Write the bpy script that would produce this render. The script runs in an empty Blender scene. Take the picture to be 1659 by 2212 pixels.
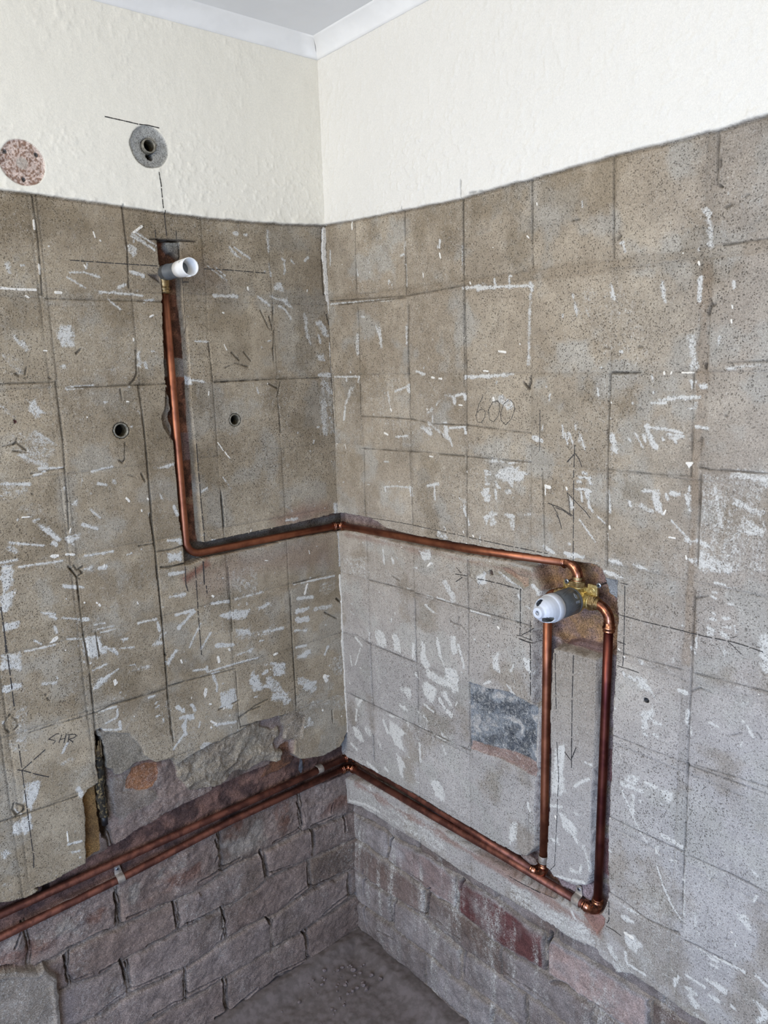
import bpy, math, json
import numpy as np
from mathutils import Vector, Matrix

CAL={"F":1657.9576021655157,"C":[-1.02638,-1.40058,1.52333],"W":[0.877283,-0.197411,-0.031903],"rows":[1.8,1.6417,1.4913,1.34,1.1915,1.0374,0.8884,0.7349],"cu":{"L1":0.1427,"L2":0.2933,"L3":0.4421,"L4":0.5908,"R1":0.1014,"R2":0.256,"R3":0.4101,"R4":0.562,"R5":0.7142,"R6":0.8668},"circ":[["socket_plaster","L",-0.3874,1.9101,0.83],["socket_a","L",-0.4864,1.408,0.855],["socket_b","L",-0.2489,1.4099,0.944],["scar","L",-0.6079,1.8535,0.753],["hs1","L",-0.6328,1.8684,0.742],["hs2","L",-0.5845,1.8693,0.76],["hs3","L",-0.6086,1.8287,0.756],["plug_r","R",-0.7952,0.9839,0.727],["hole_r2","R",-0.4707,1.1281,0.858],["hole_l","L",-0.6666,1.4378,0.783],["notch1","R",-0.6268,0.3138,0.883]],"LJ":[[[-7285,-6842,-6072,-5214,-4630,-3695,-2964,-2090,-1293,-25],[4046,4042,4058,4042,3995,4034,4125,4113,4111,3998]],[[-6838,-6352,-5897,-5364,-4619,-4328,-3497,-2678,-2393,-1206,128],[3257,3187,3237,3223,3278,3267,3220,3257,3383,3318,3220]],[[-6506,-5718,-5451,-4561,-3429,-3094,-2174,-1625,-1161,89],[2330,2367,2323,2261,2431,2425,2353,2451,2471,2414]],[[-5318,-4628,-3674,-2773,-1415,-591,-38],[1528,1478,1460,1459,1496,1553,1649]],[[-3784,-2839,-2313,-1181,0],[526,542,670,522,615]]],"RJ":[[[-8590,-8008,-7036,-5984,-4600,-3193,-2385,-1222,-65],[4327,4334,4316,4240,4267,4176,4175,4055,3944]],[[-7130,-5815,-4595,-3332,-2463,-1643,-904,166],[3391,3354,3231,3289,3224,3247,3239,3240]],[[-5880,-4708,-3558,-2360,-1229,34],[2540,2476,2369,2450,2344,2307]],[[-4588,-3601,-2394,-1120,126],[1612,1531,1537,1505,1440]],[[-3586,-2762,-1005,97],[659,679,593,629]]],"LV":[[-1393,-3516,-5844,-7559],[-1049,-2409,-4619,-6905],[-1198,-3527,-5795],[-37,-2338,-4596],[-1385,-3664],[-2337]],"RV":[[-2313,-4652,-6166],[-1152,-3468,-5922,-8144],[-2453,-4760],[-1209,-3551,-5415],[-2383,-4534],[-1475]]}
ZONES={
 'plaster_L':[-6461,18079,-6036,18081,-5519,18061,-5054,18048,-4443,18022,-3705,17986,-2962,17969,-2166,17977,-1390,17988,-631,18023,-71,18058],
 'plaster_R':[46,18070,-924,18012,-1814,17985,-2566,17962,-3265,17940,-4084,17915,-4937,17946,-5618,17951,-6417,17975,-7101,17992,-7937,17986,-8653,17982,-9290,18012],
 'chase_L':[-3848,17522,-3398,17536,-3401,17187,-3412,16850,-3424,16511,-3406,16170,-3389,15824,-3389,15388,-3392,15124,-3415,14412,-3415,13959,-3405,13500,-3425,12571,-3421,11904,-3408,11700,-2546,11695,-1634,11702,-395,11765,-133,11778,199,11760,606,11697,584,11243,42,11335,-1173,11384,-2123,11347,-3427,11345,-3688,11290,-3858,11295,-3851,11599,-3857,11979,-3875,12216,-3866,13185,-3867,13908,-3882,14265,-3869,14617,-3921,14968,-3894,15656,-3843,16500,-3840,16833,-3845,17163],
 'nib_L':[-3851,14809,-3924,14838,-3970,14535,-4054,14233,-4034,14055,-3968,13952,-3851,13772],
 'flap_L':[-3678,17501,-3381,17521,-3412,17060,-3448,17184,-3533,17279,-3625,17282,-3698,17385],
 'sawtop_L':[-3999,17519,-3692,17541,-3047,17544,-3050,17510,-3697,17491,-4002,17495],
 'sawbot_L':[-4121,16896,-3870,16898,-3851,16717,-3996,16802],
 'slot_L':[-7934,5810,-7497,5684,-7006,5791,-6387,5840,-6001,5814,-5313,6004,-4295,6131,-3197,6226,-1847,6234,-726,5970,-239,6030,-45,6228,29,6275,557,6086,514,5144,-145,5116,-1531,5211,-2664,5253,-4376,5215,-4680,5197,-5844,5169,-7037,5133,-8026,5036,-8488,5018,-9494,4977,-9387,5785,-8388,5819],
 'brick_L':[-9376,5868,-7933,5819,-7497,5684,-7006,5791,-6387,5840,-6343,6329,-6306,6757,-6301,7214,-6201,7337,-5980,7413,-5988,7679,-5991,8076,-5935,8438,-5822,8504,-5729,8365,-5290,8179,-5094,7870,-5023,7603,-4810,7389,-4446,7321,-4311,7123,-3824,7296,-3388,7327,-2923,7397,-2500,7468,-2063,7396,-1695,7383,-1574,7125,-1471,6743,-1550,6318,-1381,6136,-905,5930,-680,5831,-218,5900,-57,5999,-28,6283,72,6284,705,6059,208,-5033,-10764,574],
 'under_L':[-5902,8503,-5729,8365,-5290,8179,-5094,7870,-5023,7603,-4810,7389,-4945,7411,-5076,7461,-5229,7460,-5321,7386,-5466,7344,-5543,7325,-5648,7377,-5673,7496,-5819,7583,-5773,7761,-5803,7996,-5822,8158,-5919,8251],
 'under2_L':[-5648,7377,-5546,7296,-5438,7162,-5487,6951,-5227,6893,-4853,6717,-4772,6516,-4980,6428,-5367,6442,-5638,6378,-5737,6503,-5753,6712,-5686,7184],
 'lump_L':[-4493,7360,-4327,7171,-3824,7296,-3388,7327,-2923,7397,-2500,7468,-2267,7410,-2303,7244,-2072,7095,-1876,7094,-1817,6867,-1981,6813,-1998,6568,-1831,6471,-1847,6234,-2128,6297,-2376,6404,-2584,6338,-2787,6295,-2954,6395,-3130,6354,-3306,6271,-3519,6259,-3959,6344,-4182,6469,-4297,6697,-4359,6817,-4346,6959,-4432,7139],
 'lump2_L':[-1859,7337,-1695,7383,-1431,7363,-1187,7165,-1282,6675,-1353,6583,-1528,6648,-1668,6652,-1788,6742,-1708,7000],
 'ochre_L':[-6207,7281,-5959,7355,-5914,7277,-5945,6796,-6012,6325,-6057,5892,-6349,5861,-6387,5840,-6300,6655,-6287,7188],
 'orange_L':[-5275,7378,-4939,7368,-4746,7334,-4766,6909,-4895,6796,-5229,6873,-5455,6988,-5409,7170],
 'orange2_L':[-1821,6617,-1604,6652,-1554,6250,-1382,6113,-1523,5944,-2031,5912,-2338,5921,-2132,6241],
 'dark_L':[-5944,8356,-5809,8288,-5786,7814,-5794,7030,-5837,6245,-5894,6048,-5995,6136,-6007,6723,-6017,7320,-5963,7494,-5975,7887],
 'nibpost_L':[-9555,4518,-8101,4418,-7795,4310,-7483,4091,-7339,4105,-7222,3860,-7136,3704,-7152,3328,-7175,2722,-7343,801,-10465,290],
 'gap_L':[-102,6224,-27,6307,72,6284,117,6046,104,5779,-146,5922,-56,6012],
 'split_L':[-7376,5815,-7049,5783,-6992,5686,-7027,5377,-7172,5285,-7238,5439,-7170,5600],
 'chase_R':[554,11705,-89,11791,-473,11822,-1185,11825,-1421,11776,-1650,11687,-2219,11663,-2816,11668,-4110,11729,-4698,11748,-5670,11805,-6166,11829,-6544,11842,-6808,11851,-7003,11849,-7091,11789,-7138,11682,-7167,11573,-7368,11401,-7411,11103,-7399,10695,-7397,10237,-7388,9995,-7362,9428,-7367,8426,-7346,7649,-7347,7013,-7352,6537,-7384,6096,-7370,5934,-7329,5773,-7259,5594,-6977,5341,-6839,5362,-6267,5313,-5913,5266,-5149,5211,-4283,5217,-3339,5246,-2850,5274,-1655,5303,-910,5244,122,5018,1097,4887,1043,5559,-51,5641,-934,5688,-2323,5730,-3066,5722,-4028,5726,-4910,5750,-5381,5781,-5585,5868,-5751,6101,-5781,6436,-5754,6903,-5782,7483,-5841,7973,-5831,8969,-5693,8957,-5666,9717,-5683,10171,-5701,10557,-5780,10876,-5850,11062,-5817,11273,-5744,11477,-5641,11557,-5143,11574,-4697,11536,-4009,11484,-2850,11442,-2091,11413,-1163,11416,-668,11423,-237,11389,589,11263],
 'land_R':[-6152,10188,-6339,10207,-6606,10225,-6857,10231,-7011,10227,-7023,9797,-7017,9306,-7017,8279,-6983,7795,-6980,7149,-7002,6674,-6994,6224,-6942,5992,-6669,5839,-6343,5800,-6218,5769,-6132,5847,-6047,5869,-6072,6363,-6105,7067,-6127,7743,-6099,8983,-6117,9853],
 'box_R':[-5641,11557,-5772,11716,-6545,11810,-6951,11824,-7066,11761,-7124,11564,-7175,11280,-7356,11244,-7364,11014,-7344,10539,-7037,10275,-6578,10241,-6152,10205,-5886,10561,-5831,10973,-5817,11273],
 'flap_R':[-7138,11675,-7384,11687,-7380,11556,-7387,11344,-7284,11367,-7189,11407],
 'ledge_R':[-6152,10180,-6239,10298,-6479,10397,-6780,10381,-7121,10444,-7108,10271,-7011,10227,-6606,10225],
 'mort1_R':[-6683,11773,-6908,11753,-7086,11687,-7087,11634,-6911,11668,-6694,11696],
 'mort2_R':[-6608,11005,-6884,10974,-7159,10963,-7160,10900,-6886,10879,-6619,10926],
 'grey_R':[-4110,8930,-4600,8962,-5123,9058,-5423,9029,-5693,8975,-5831,8969,-5815,8439,-5787,8070,-5802,7576,-5486,7601,-5147,7642,-4676,7597,-4117,7544,-4139,8282],
 'pink_R':[-4132,7681,-4677,7774,-5147,7862,-5594,7872,-5789,7859,-5802,7576,-5486,7601,-5147,7623,-4676,7577,-4129,7499],
 'knock_R':[-4142,11398,-4697,11483,-5641,11507,-5695,11265,-5519,11117,-5252,11172,-4978,11264,-4580,11247,-4402,10994,-4174,11057],
 'rust_R':[-4971,11439,-5120,11453,-5339,11393,-5588,11357,-5607,11217,-5501,11166,-5430,11238,-5230,11313,-5046,11365],
 'low_R':[-6240,5723,-6670,5811,-7028,6031,-7026,5734,-6895,5517,-6676,5531,-6264,5486,-6049,5705],
 'patch_R':[-6839,5380,-7259,5594,-7335,5548,-7321,5401,-7177,5125,-6960,5274],
 'edge_R':[168,4323,-422,4494,-871,4531,-1639,4559,-2359,4586,-3036,4588,-3604,4564,-4710,4633,-5501,4695,-6180,4720,-6642,4712,-6913,4759,-7204,4813,-7302,4735,-7491,4719,-7587,4625,-7889,4801,-8381,4806,-8825,4760,-9168,4761],
}
MARKS_L=[
 ('c',31,[-5993,17659,-5992,17524]),
 ('c',24,[-5986,16962,-5991,16811]),
 ('c',26,[-6643,16562,-6380,16550,-6083,16549]),
 ('c',32,[-5768,16520,-5665,16515]),
 ('l',11,[-4328,17585,-3910,17315]),
 ('l',11,[-4267,17616,-3872,17400]),
 ('l',11,[-4347,17543,-3996,17364]),
 ('c',40,[-4283,17607,-4117,17714]),
 ('m',113,[-4411,17338,-4302,17264]),
 ('l',19,[-2347,17469,-2118,17276]),
 ('l',16,[-2243,17475,-1904,17287]),
 ('l',15,[-2317,17412,-2186,17301]),
 ('l',43,[-2222,17741,-2152,17740]),
 ('l',40,[-4409,16919,-4179,16855]),
 ('l',11,[-5544,16778,-5256,16606]),
 ('l',14,[-5483,16858,-5241,16869,-4975,16801]),
 ('l',37,[-2764,16538,-2246,16537]),
 ('l',15,[-2852,17091,-2466,16844]),
 ('l',15,[-2718,17097,-2493,16931]),
 ('q',0,[-5003,16534,-4652,16652,-4454,16604,-4258,16500,-4668,16489]),
 ('l',23,[-5001,16547,-4404,16523,-4229,16495]),
 ('l',34,[-4639,16639,-4519,16689]),
 ('l',14,[-4873,16430,-4663,16257]),
 ('l',29,[-4208,16404,-4025,16427]),
 ('c',26,[-6257,16448,-6211,16419]),
 ('c',31,[-2000,16725,-1992,16686]),
 ('c',26,[-4114,16125,-4050,16154]),
 ('c',25,[-2602,16220,-2579,16215]),
 ('p',0,[-5804,15966,-5550,15993,-5520,15780,-5564,15621,-5753,15597,-5814,15756]),
 ('m',77,[-6491,16937,-6470,16815]),
 ('m',42,[-6519,15787,-6370,15580]),
 ('l',15,[-3238,15678,-2972,15660]),
 ('c',17,[-4467,15732,-4462,15690]),
 ('c',16,[-4910,17424,-4897,17412]),
 ('c',16,[-5228,16987,-5206,16949]),
 ('l',28,[-2232,17745,-2163,17736]),
 ('l',28,[-2005,17733,-1952,17736]),
 ('l',26,[-1136,17319,-1081,17291]),
 ('l',26,[-1085,17229,-1098,17026]),
 ('l',30,[-572,17303,-487,17380]),
 ('l',16,[-926,17300,-852,17235]),
 ('m',44,[-1456,17848,-1458,17454]),
 ('m',32,[-1464,17210,-1436,16965]),
 ('p',0,[-1404,16734,-1224,16865,-1045,16667,-1351,16674]),
 ('p',0,[-1547,16560,-1431,16609,-1249,16505,-1365,16471]),
 ('p',0,[-1286,16519,-1073,16540,-951,16320,-1066,16350]),
 ('l',32,[-1771,16539,-1522,16389]),
 ('l',29,[-1276,16378,-1109,16286,-1003,16121]),
 ('c',35,[-1993,16725,-1986,16676]),
 ('m',74,[-640,16212,-622,15838,-536,15590]),
 ('p',0,[-404,16067,-197,16068,-40,15869,-27,15735,-214,15770,-290,15903]),
 ('l',34,[-298,15770,-265,15620]),
 ('p',0,[-404,15373,-195,15385,-162,15216,-372,15221]),
 ('q',0,[-347,14935,14,14921,32,14473,-4,13571,-403,13606]),
 ('l',69,[-327,14917,-9,14905]),
 ('m',139,[-230,14761,-72,14548]),
 ('m',139,[-256,14317,-251,13659]),
 ('c',101,[-26,17973,-66,17635,-65,17281,-40,16990,-44,16696,-24,16533]),
 ('c',48,[-5,16500,14,16236]),
 ('c',41,[-4,15601,-7,15331,16,14956]),
 ('l',35,[32,14473,17,13636]),
 ('q',0,[-6763,15562,-6622,15534,-6416,15401,-6390,15193,-6529,15068,-6652,15279,-6775,15461]),
 ('m',89,[-6408,15684,-6345,15580]),
 ('p',0,[-5810,15678,-5531,15674,-5540,15594,-5753,15597]),
 ('p',0,[-5850,15320,-5732,15304,-5741,15224,-5860,15227]),
 ('p',0,[-4427,15535,-4355,15506,-4371,15179,-4441,15238]),
 ('l',35,[-4285,15291,-4273,15199]),
 ('q',0,[-4966,15254,-4817,15305,-4825,15082,-4986,15060]),
 ('l',39,[-5751,14895,-5312,14907]),
 ('p',0,[-6420,14722,-6288,14768,-6277,14634,-6164,14493,-6327,14424,-6441,14538]),
 ('q',0,[-6867,14697,-6798,14666,-6627,14446,-6683,14397,-6879,14594]),
 ('q',0,[-6778,14220,-6377,14214,-6109,14055,-5993,13907,-6090,13752,-6245,13548,-6489,13685,-6726,13818,-6885,13940]),
 ('m',81,[-6652,13810,-6242,13575]),
 ('m',54,[-6380,14187,-6092,13972]),
 ('l',23,[-5473,13388,-5269,13422,-5095,13431]),
 ('l',22,[-6376,13549,-5957,13507]),
 ('p',0,[-4303,13325,-3866,13383,-3857,13305,-4102,13272,-4290,13294]),
 ('l',33,[-6466,13437,-6332,13476]),
 ('q',0,[-7026,13371,-6558,13311,-6570,13204,-6661,13079,-6912,13087,-6826,12966,-7061,13081]),
 ('l',32,[-7004,13355,-6559,13298]),
 ('q',0,[-6829,12939,-6620,12991,-6365,12954,-6358,12785,-6604,12684,-6839,12858]),
 ('p',0,[-6582,12653,-6457,12605,-6291,12436,-6124,12236,-6210,12194,-6473,12467]),
 ('p',0,[-6121,12264,-6008,12302,-5786,12293,-5796,12207,-5911,12169,-5948,12088,-6053,12137]),
 ('l',16,[-7001,12336,-6705,12255,-6453,12181]),
 ('m',70,[-7011,12255,-6920,12169]),
 ('l',50,[-6290,12208,-6240,12170]),
 ('C',0,[-6368,11988,-6299,12001,-6202,11974,-6225,11937,-6295,11916,-6370,11965]),
 ('c',31,[-6087,11954,-6060,11949]),
 ('c',28,[-6006,11939,-5952,11923]),
 ('l',23,[-5762,11863,-5490,11856,-5255,11857]),
 ('c',32,[-4890,12816,-4851,12751]),
 ('c',18,[-4626,12546,-4620,12520]),
 ('c',24,[-4483,12750,-4469,12729]),
 ('c',21,[-4480,12453,-4484,12408]),
 ('p',0,[-5973,12869,-5776,12912,-5786,12813,-5952,12809]),
 ('l',34,[-5742,12445,-5498,12332]),
 ('l',34,[-5384,13147,-5243,13114]),
 ('m',58,[-5092,13168,-5067,13121]),
 ('l',14,[-5574,12695,-5420,12525]),
 ('l',25,[-5990,13154,-5968,13109]),
 ('l',49,[-3971,12515,-3911,12350]),
 ('l',43,[-4151,11871,-3908,11828]),
 ('p',0,[-3920,11877,-3838,11863,-3855,11674,-3948,11755]),
 ('p',0,[-4220,11647,-3878,11598,-3880,11390,-4176,11416]),
 ('l',44,[-4197,11187,-3866,11167]),
 ('p',0,[-4268,10779,-3836,10746,-3876,10673,-4244,10676]),
 ('c',13,[-2914,13675,-2804,13506]),
 ('c',13,[-2772,13471,-2675,13332]),
 ('p',0,[-2898,13004,-2830,12964,-2656,12665,-2759,12728]),
 ('p',0,[-3372,12745,-3211,12820,-3200,12738,-3360,12680]),
 ('l',24,[-3368,14937,-3105,14889]),
 ('l',36,[-3412,14998,-3406,14878]),
 ('q',0,[-7189,12013,-6969,11969,-7074,11291,-7270,11337]),
 ('l',19,[-7189,12013,-6913,12014]),
 ('q',0,[-2820,11046,-2150,10980,-2230,10369,-2579,10309,-2852,10645]),
 ('p',0,[-5868,11663,-5625,11673,-5665,11562,-5808,11561]),
 ('l',52,[-5518,11586,-5400,11598]),
 ('l',40,[-6192,11377,-5990,11318]),
 ('l',14,[-6902,11886,-6166,11854]),
 ('p',0,[-1494,12207,-1376,12172,-1166,11966,-1228,11958]),
 ('l',48,[-1379,11831,-1113,11824]),
 ('p',0,[-138,12027,18,12041,47,11743,-108,11768]),
 ('q',0,[31,11856,576,11774,709,11603,70,11740]),
 ('l',46,[-3314,10377,-2918,10332]),
 ('p',0,[-2823,10372,-2388,10377,-2038,10386,-2081,10325,-2469,10325,-2771,10325]),
 ('l',44,[-4114,10326,-3739,10334]),
 ('l',63,[-3742,10301,-4089,10039]),
 ('l',19,[-3609,10017,-3890,9585]),
 ('l',23,[-3401,9760,-3638,9482]),
 ('p',0,[-3191,10117,-2860,10139,-2411,10067,-2543,9853,-2916,9894,-3161,10041]),
 ('p',0,[-2277,10052,-1919,10110,-1926,10005,-2226,9952]),
 ('p',0,[-2855,9722,-2482,9643,-2456,9477,-2796,9514]),
 ('q',0,[-2905,9560,-2526,9566,-2138,9537,-1895,9583,-1664,9396,-2156,9289,-2769,9383]),
 ('l',48,[-2144,9449,-1663,9414]),
 ('l',66,[-3282,9453,-2920,9371]),
 ('p',0,[-2898,9172,-2633,9168,-2400,9176,-2487,9056,-2865,9109]),
 ('q',0,[-1100,10379,-807,10279,-950,10052,-1056,10076]),
 ('c',42,[-945,10272,-1026,10076]),
 ('l',50,[-1229,10005,-827,9950]),
 ('q',0,[-636,10242,-281,10241,-101,10240,-162,9950,-437,9860,-649,10021]),
 ('l',92,[-1270,9702,-972,9704]),
 ('l',92,[-1281,9520,-986,9465]),
 ('p',0,[-1377,9341,-979,9238,-1048,9162,-1383,9250]),
 ('m',87,[-802,9645,-317,9605]),
 ('p',0,[-1334,8695,-944,8737,-929,8619,-1131,8523,-1319,8596]),
 ('l',25,[-1310,10369,-717,10334,-187,10315]),
 ('l',32,[-1323,8872,-1068,8847]),
 ('l',44,[-560,8476,-461,8642]),
 ('p',0,[-2276,8724,-1995,8734,-1635,8593,-1655,8299,-1980,8361,-2002,8626]),
 ('p',0,[-2611,8443,-2434,8716,-2378,8408,-2230,8252,-2023,8336,-2038,8118,-2476,8146]),
 ('l',48,[-2232,8510,-2130,8535]),
 ('p',0,[-2046,8009,-1600,7867,-1694,7707,-2060,7807]),
 ('p',0,[-3312,8411,-2921,8395,-2903,8137,-3034,7927,-3325,8024]),
 ('p',0,[-1206,8011,-816,7930,-823,7815,-1094,7706,-1218,7822]),
 ('q',0,[-1106,7516,-442,7339,-451,7182,-1077,7272]),
 ('c',88,[-591,7939,-530,7823]),
 ('q',0,[-393,7403,26,7350,-46,6886,-414,7010]),
 ('q',0,[-429,8400,-64,8336,-2,7721,-365,7910]),
 ('l',39,[-3439,8872,-3352,8601,-3363,8463]),
 ('l',39,[-3403,8862,-3287,8862]),
 ('l',70,[-4255,8387,-4129,8252]),
 ('l',45,[-3947,8337,-3889,8195]),
 ('l',71,[-4174,8135,-3954,8060]),
 ('l',40,[-3497,7725,-2981,7625]),
 ('l',32,[-4173,7753,-4427,7539]),
 ('l',64,[-4155,7956,-4153,7745]),
 ('q',0,[-4970,9527,-4690,9446,-4799,9314,-4983,9401]),
 ('l',23,[-3850,9057,-3553,9011]),
 ('l',26,[-3542,9059,-3556,8977]),
 ('p',0,[-4407,10023,-4357,10027,-4406,9859,-4435,9900]),
 ('p',0,[-4651,9860,-4442,10000,-4460,9808,-4625,9788]),
 ('p',0,[-4393,9459,-4177,9631,-4147,9589,-4370,9352]),
 ('l',20,[-3541,8938,-2879,8936,-2342,8907]),
 ('c',49,[-1925,8869,-1843,8875]),
 ('m',32,[-4471,8611,-4456,8232,-4413,7770]),
 ('c',43,[-3274,9190,-3268,9084]),
 ('c',29,[-4099,9358,-4084,9303]),
 ('C',0,[-3622,8615,-3571,8581,-3602,8433,-3654,8363,-3669,8490]),
 ('c',30,[-3547,8222,-3523,8211]),
 ('c',40,[-3554,7834,-3441,7734]),
 ('c',30,[-3561,7701,-3548,7682]),
 ('c',27,[-3011,9302,-2995,9269]),
 ('c',32,[-3300,10542,-3280,10524]),
 ('m',146,[-1093,7002,-1055,6910]),
 ('m',206,[-2871,7063,-2724,6934]),
 ('m',166,[-3750,7315,-3573,7249]),
 ('c',44,[-29,10301,-25,9957,7,9682,-13,9301]),
 ('c',56,[-13,9301,-17,8795,-23,8679]),
 ('c',67,[-32,8682,-11,8281,6,7879]),
 ('c',68,[6,7879,1,7317,3,6910]),
 ('c',46,[3,6910,10,6292]),
 ('l',36,[2,11307,-7,10899,-17,10525]),
 ('m',211,[-2081,8297,-1670,7679]),
 ('p',0,[-2542,8511,-2345,8525,-2330,8190,-2517,8322]),
 ('m',181,[-1263,8046,-932,7750]),
 ('c',52,[-587,7917,-473,7922]),
 ('c',33,[-700,7132,-692,7113]),
 ('q',0,[-3753,7440,-3538,7397,-3553,7222,-3733,7253]),
 ('q',0,[-2964,7040,-2688,7087,-2683,6635,-2800,6642]),
 ('p',0,[-406,6214,-376,6162,-396,5965,-430,6019]),
 ('c',46,[-60,5083,-47,4866,-86,4584]),
 ('p',0,[-7192,11986,-6983,11944,-7024,11592,-7146,11478,-7018,11490,-7073,11178,-7295,11131]),
 ('p',0,[-7262,10961,-7012,10918,-7001,10854,-7062,10808,-7298,10807]),
 ('p',0,[-7383,10401,-7040,10367,-7078,10043,-7205,10060,-7416,10123]),
 ('q',0,[-7423,10063,-7336,10037,-7368,9921,-7440,9923]),
 ('p',0,[-7430,9857,-7086,9814,-7073,9683,-7251,9675,-7430,9701]),
 ('q',0,[-7246,9399,-7023,9379,-7113,8687,-7303,8757,-7354,9116]),
 ('l',37,[-6188,11393,-5969,11305]),
 ('l',20,[-5918,11309,-5860,11286]),
 ('q',0,[-5827,11693,-5627,11653,-5640,11527,-5802,11539]),
 ('p',0,[-5528,11611,-5382,11604,-5390,11530,-5535,11548]),
 ('l',18,[-6630,10989,-6408,10904]),
 ('l',32,[-6487,10892,-6397,10827]),
 ('l',18,[-6283,10799,-6013,10715]),
 ('l',49,[-6003,10708,-5834,10666]),
 ('l',40,[-6435,10667,-6410,10572]),
 ('C',0,[-6572,10396,-6477,10466,-6411,10491,-6392,10433,-6467,10378,-6545,10378]),
 ('l',16,[-6798,10510,-6695,10419]),
 ('l',12,[-6986,10352,-6723,10342,-6452,10336]),
 ('l',16,[-6249,10384,-5993,10326]),
 ('p',0,[-5992,10337,-5681,10342,-5625,10172,-5626,10061,-5513,9918,-5688,9878,-5855,9881,-5984,10028]),
 ('l',30,[-5585,10050,-5387,9883]),
 ('l',43,[-5423,9960,-5370,9844]),
 ('l',11,[-5315,9953,-5034,9894]),
 ('l',8,[-5693,10429,-5376,10418]),
 ('l',8,[-5638,10353,-5362,10348]),
 ('l',8,[-5724,10529,-5537,10515]),
 ('l',22,[-4900,10354,-4536,10347]),
 ('l',35,[-4520,10269,-4490,10099]),
 ('p',0,[-4653,9840,-4450,10019,-4459,9928,-4542,9787]),
 ('p',0,[-4439,9380,-4174,9662,-4157,9586,-4374,9314]),
 ('l',17,[-5598,9718,-5858,9660]),
 ('p',0,[-5908,9384,-5728,9486,-5512,9511,-5546,9385,-5792,9280,-5899,9269]),
 ('l',21,[-5514,9489,-5377,9551]),
 ('C',0,[-5496,9347,-5439,9375,-5396,9259,-5475,9238]),
 ('q',0,[-5309,9359,-5069,9541,-4667,9447,-4721,9369,-5019,9364]),
 ('p',0,[-5615,8927,-5522,8989,-5515,8952,-5574,8902]),
 ('l',21,[-5841,8819,-5496,8814]),
 ('l',26,[-5481,8744,-5490,8608]),
 ('l',21,[-5719,8547,-5519,8583]),
 ('l',30,[-5463,8482,-5453,8326]),
 ('l',21,[-5878,8465,-5501,8327]),
 ('l',27,[-4846,8789,-4729,8791]),
 ('l',18,[-4723,8610,-4692,8636]),
 ('l',18,[-4719,8525,-4658,8553]),
 ('l',18,[-4724,8346,-4653,8346]),
 ('l',34,[-5234,10107,-5147,10100]),
 ('c',21,[-5650,10943,-5637,10927]),
 ('c',25,[-5603,10893,-5589,10868]),
 ('c',19,[-5870,10999,-5861,10988]),
 ('c',16,[-6185,11147,-6178,11139]),
 ('m',40,[-6760,9671,-6532,9622]),
 ('c',15,[-6655,6649,-6659,6453]),
 ('p',0,[-7289,7913,-6968,7877,-6985,7726,-7154,7450,-7219,7352,-7334,7527]),
 ('p',0,[-7581,7229,-7390,7270,-7226,7292,-7239,6948,-7378,6916,-7580,7010]),
 ('l',23,[-7499,7474,-7384,7323]),
 ('p',0,[-7818,6776,-7662,6765,-7623,6651,-7786,6604]),
 ('q',0,[-7787,7027,-7678,6961,-7698,6907,-7796,6954]),
 ('l',59,[-6352,7433,-6327,7260]),
 ('l',24,[-6655,6385,-6425,6344]),
 ('p',0,[-6643,6230,-6442,6184,-6477,6134,-6621,6163]),
 ('q',0,[-6695,8084,-6434,8142,-6330,8038,-6598,7950]),
 ('l',23,[-6566,8239,-6464,8391]),
 ('q',0,[-7886,6210,-7662,6096,-7726,6000,-7900,6090]),
 ('l',32,[-4431,7521,-4167,7773]),
 ('l',64,[-4204,8134,-3946,8098]),
 ('l',39,[-4107,8065,-4168,7843]),
 ('q',0,[-7468,8836,-7103,8824,-7144,8473,-7449,8558]),
 ('q',0,[-4100,7749,-3897,7641,-3941,7551,-4112,7613]),
 ('q',0,[-6436,7597,-6278,7436,-6424,7170,-6435,7338]),
 ('q',0,[-5795,7768,-5651,7679,-5706,7435,-5788,7534]),
 ('m',132,[-3852,6910,-3712,6855]),
 ('m',97,[-4432,7136,-4338,7029]),
 ('k',14,[-4454,18051,-4444,17576,-4428,17310,-4466,16631]),
 ('k',10,[-5973,18053,-5955,17340,-5990,16480]),
 ('k',16,[-6041,16479,-5968,16455]),
 ('k',11,[-5948,16405,-3843,16397]),
 ('k',17,[-86,18000,-129,17535,-135,17148,-115,16629]),
 ('k',16,[-1735,16277,-1556,15903,-1490,15872]),
 ('k',13,[-1431,16344,-1482,15887]),
 ('k',26,[-1538,16155,-1484,15966]),
 ('k',26,[-1488,15522,-1481,15073]),
 ('k',13,[-1445,15872,-1477,15522]),
 ('k',16,[-2465,15445,-2300,15287]),
 ('k',16,[-2630,15148,-2376,15227,-2112,15151]),
 ('k',13,[-2180,15440,-2030,15265]),
 ('k',41,[-55,16202,1,16003]),
 ('k',17,[8,15969,-4,14990,32,14473,17,13636]),
 ('k',20,[-1635,14789,-1431,14682]),
 ('k',17,[-1356,14809,-1418,14584]),
 ('k',13,[-1440,14552,-1416,13757]),
 ('k',13,[-2722,14874,-1892,14880,-351,14861]),
 ('k',17,[-4443,15521,-4470,15097,-4524,14999,-4607,14917]),
 ('k',18,[-4462,14868,-4429,14111,-4426,13340,-4446,11814]),
 ('k',11,[-5936,15017,-5928,14011,-5964,12953,-5998,12387]),
 ('k',12,[-2957,15646,-2918,14887]),
 ('k',13,[-2884,14877,-1866,14874]),
 ('k',19,[-2926,12653,-2913,11932]),
 ('k',19,[-6729,14004,-6689,14027,-6633,13969,-6543,13879]),
 ('k',13,[-6667,14105,-6704,14002,-6904,13981]),
 ('k',16,[-6755,13887,-6547,13839]),
 ('k',13,[-6381,15271,-6420,15155]),
 ('k',16,[-6566,15173,-6522,15133]),
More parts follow.
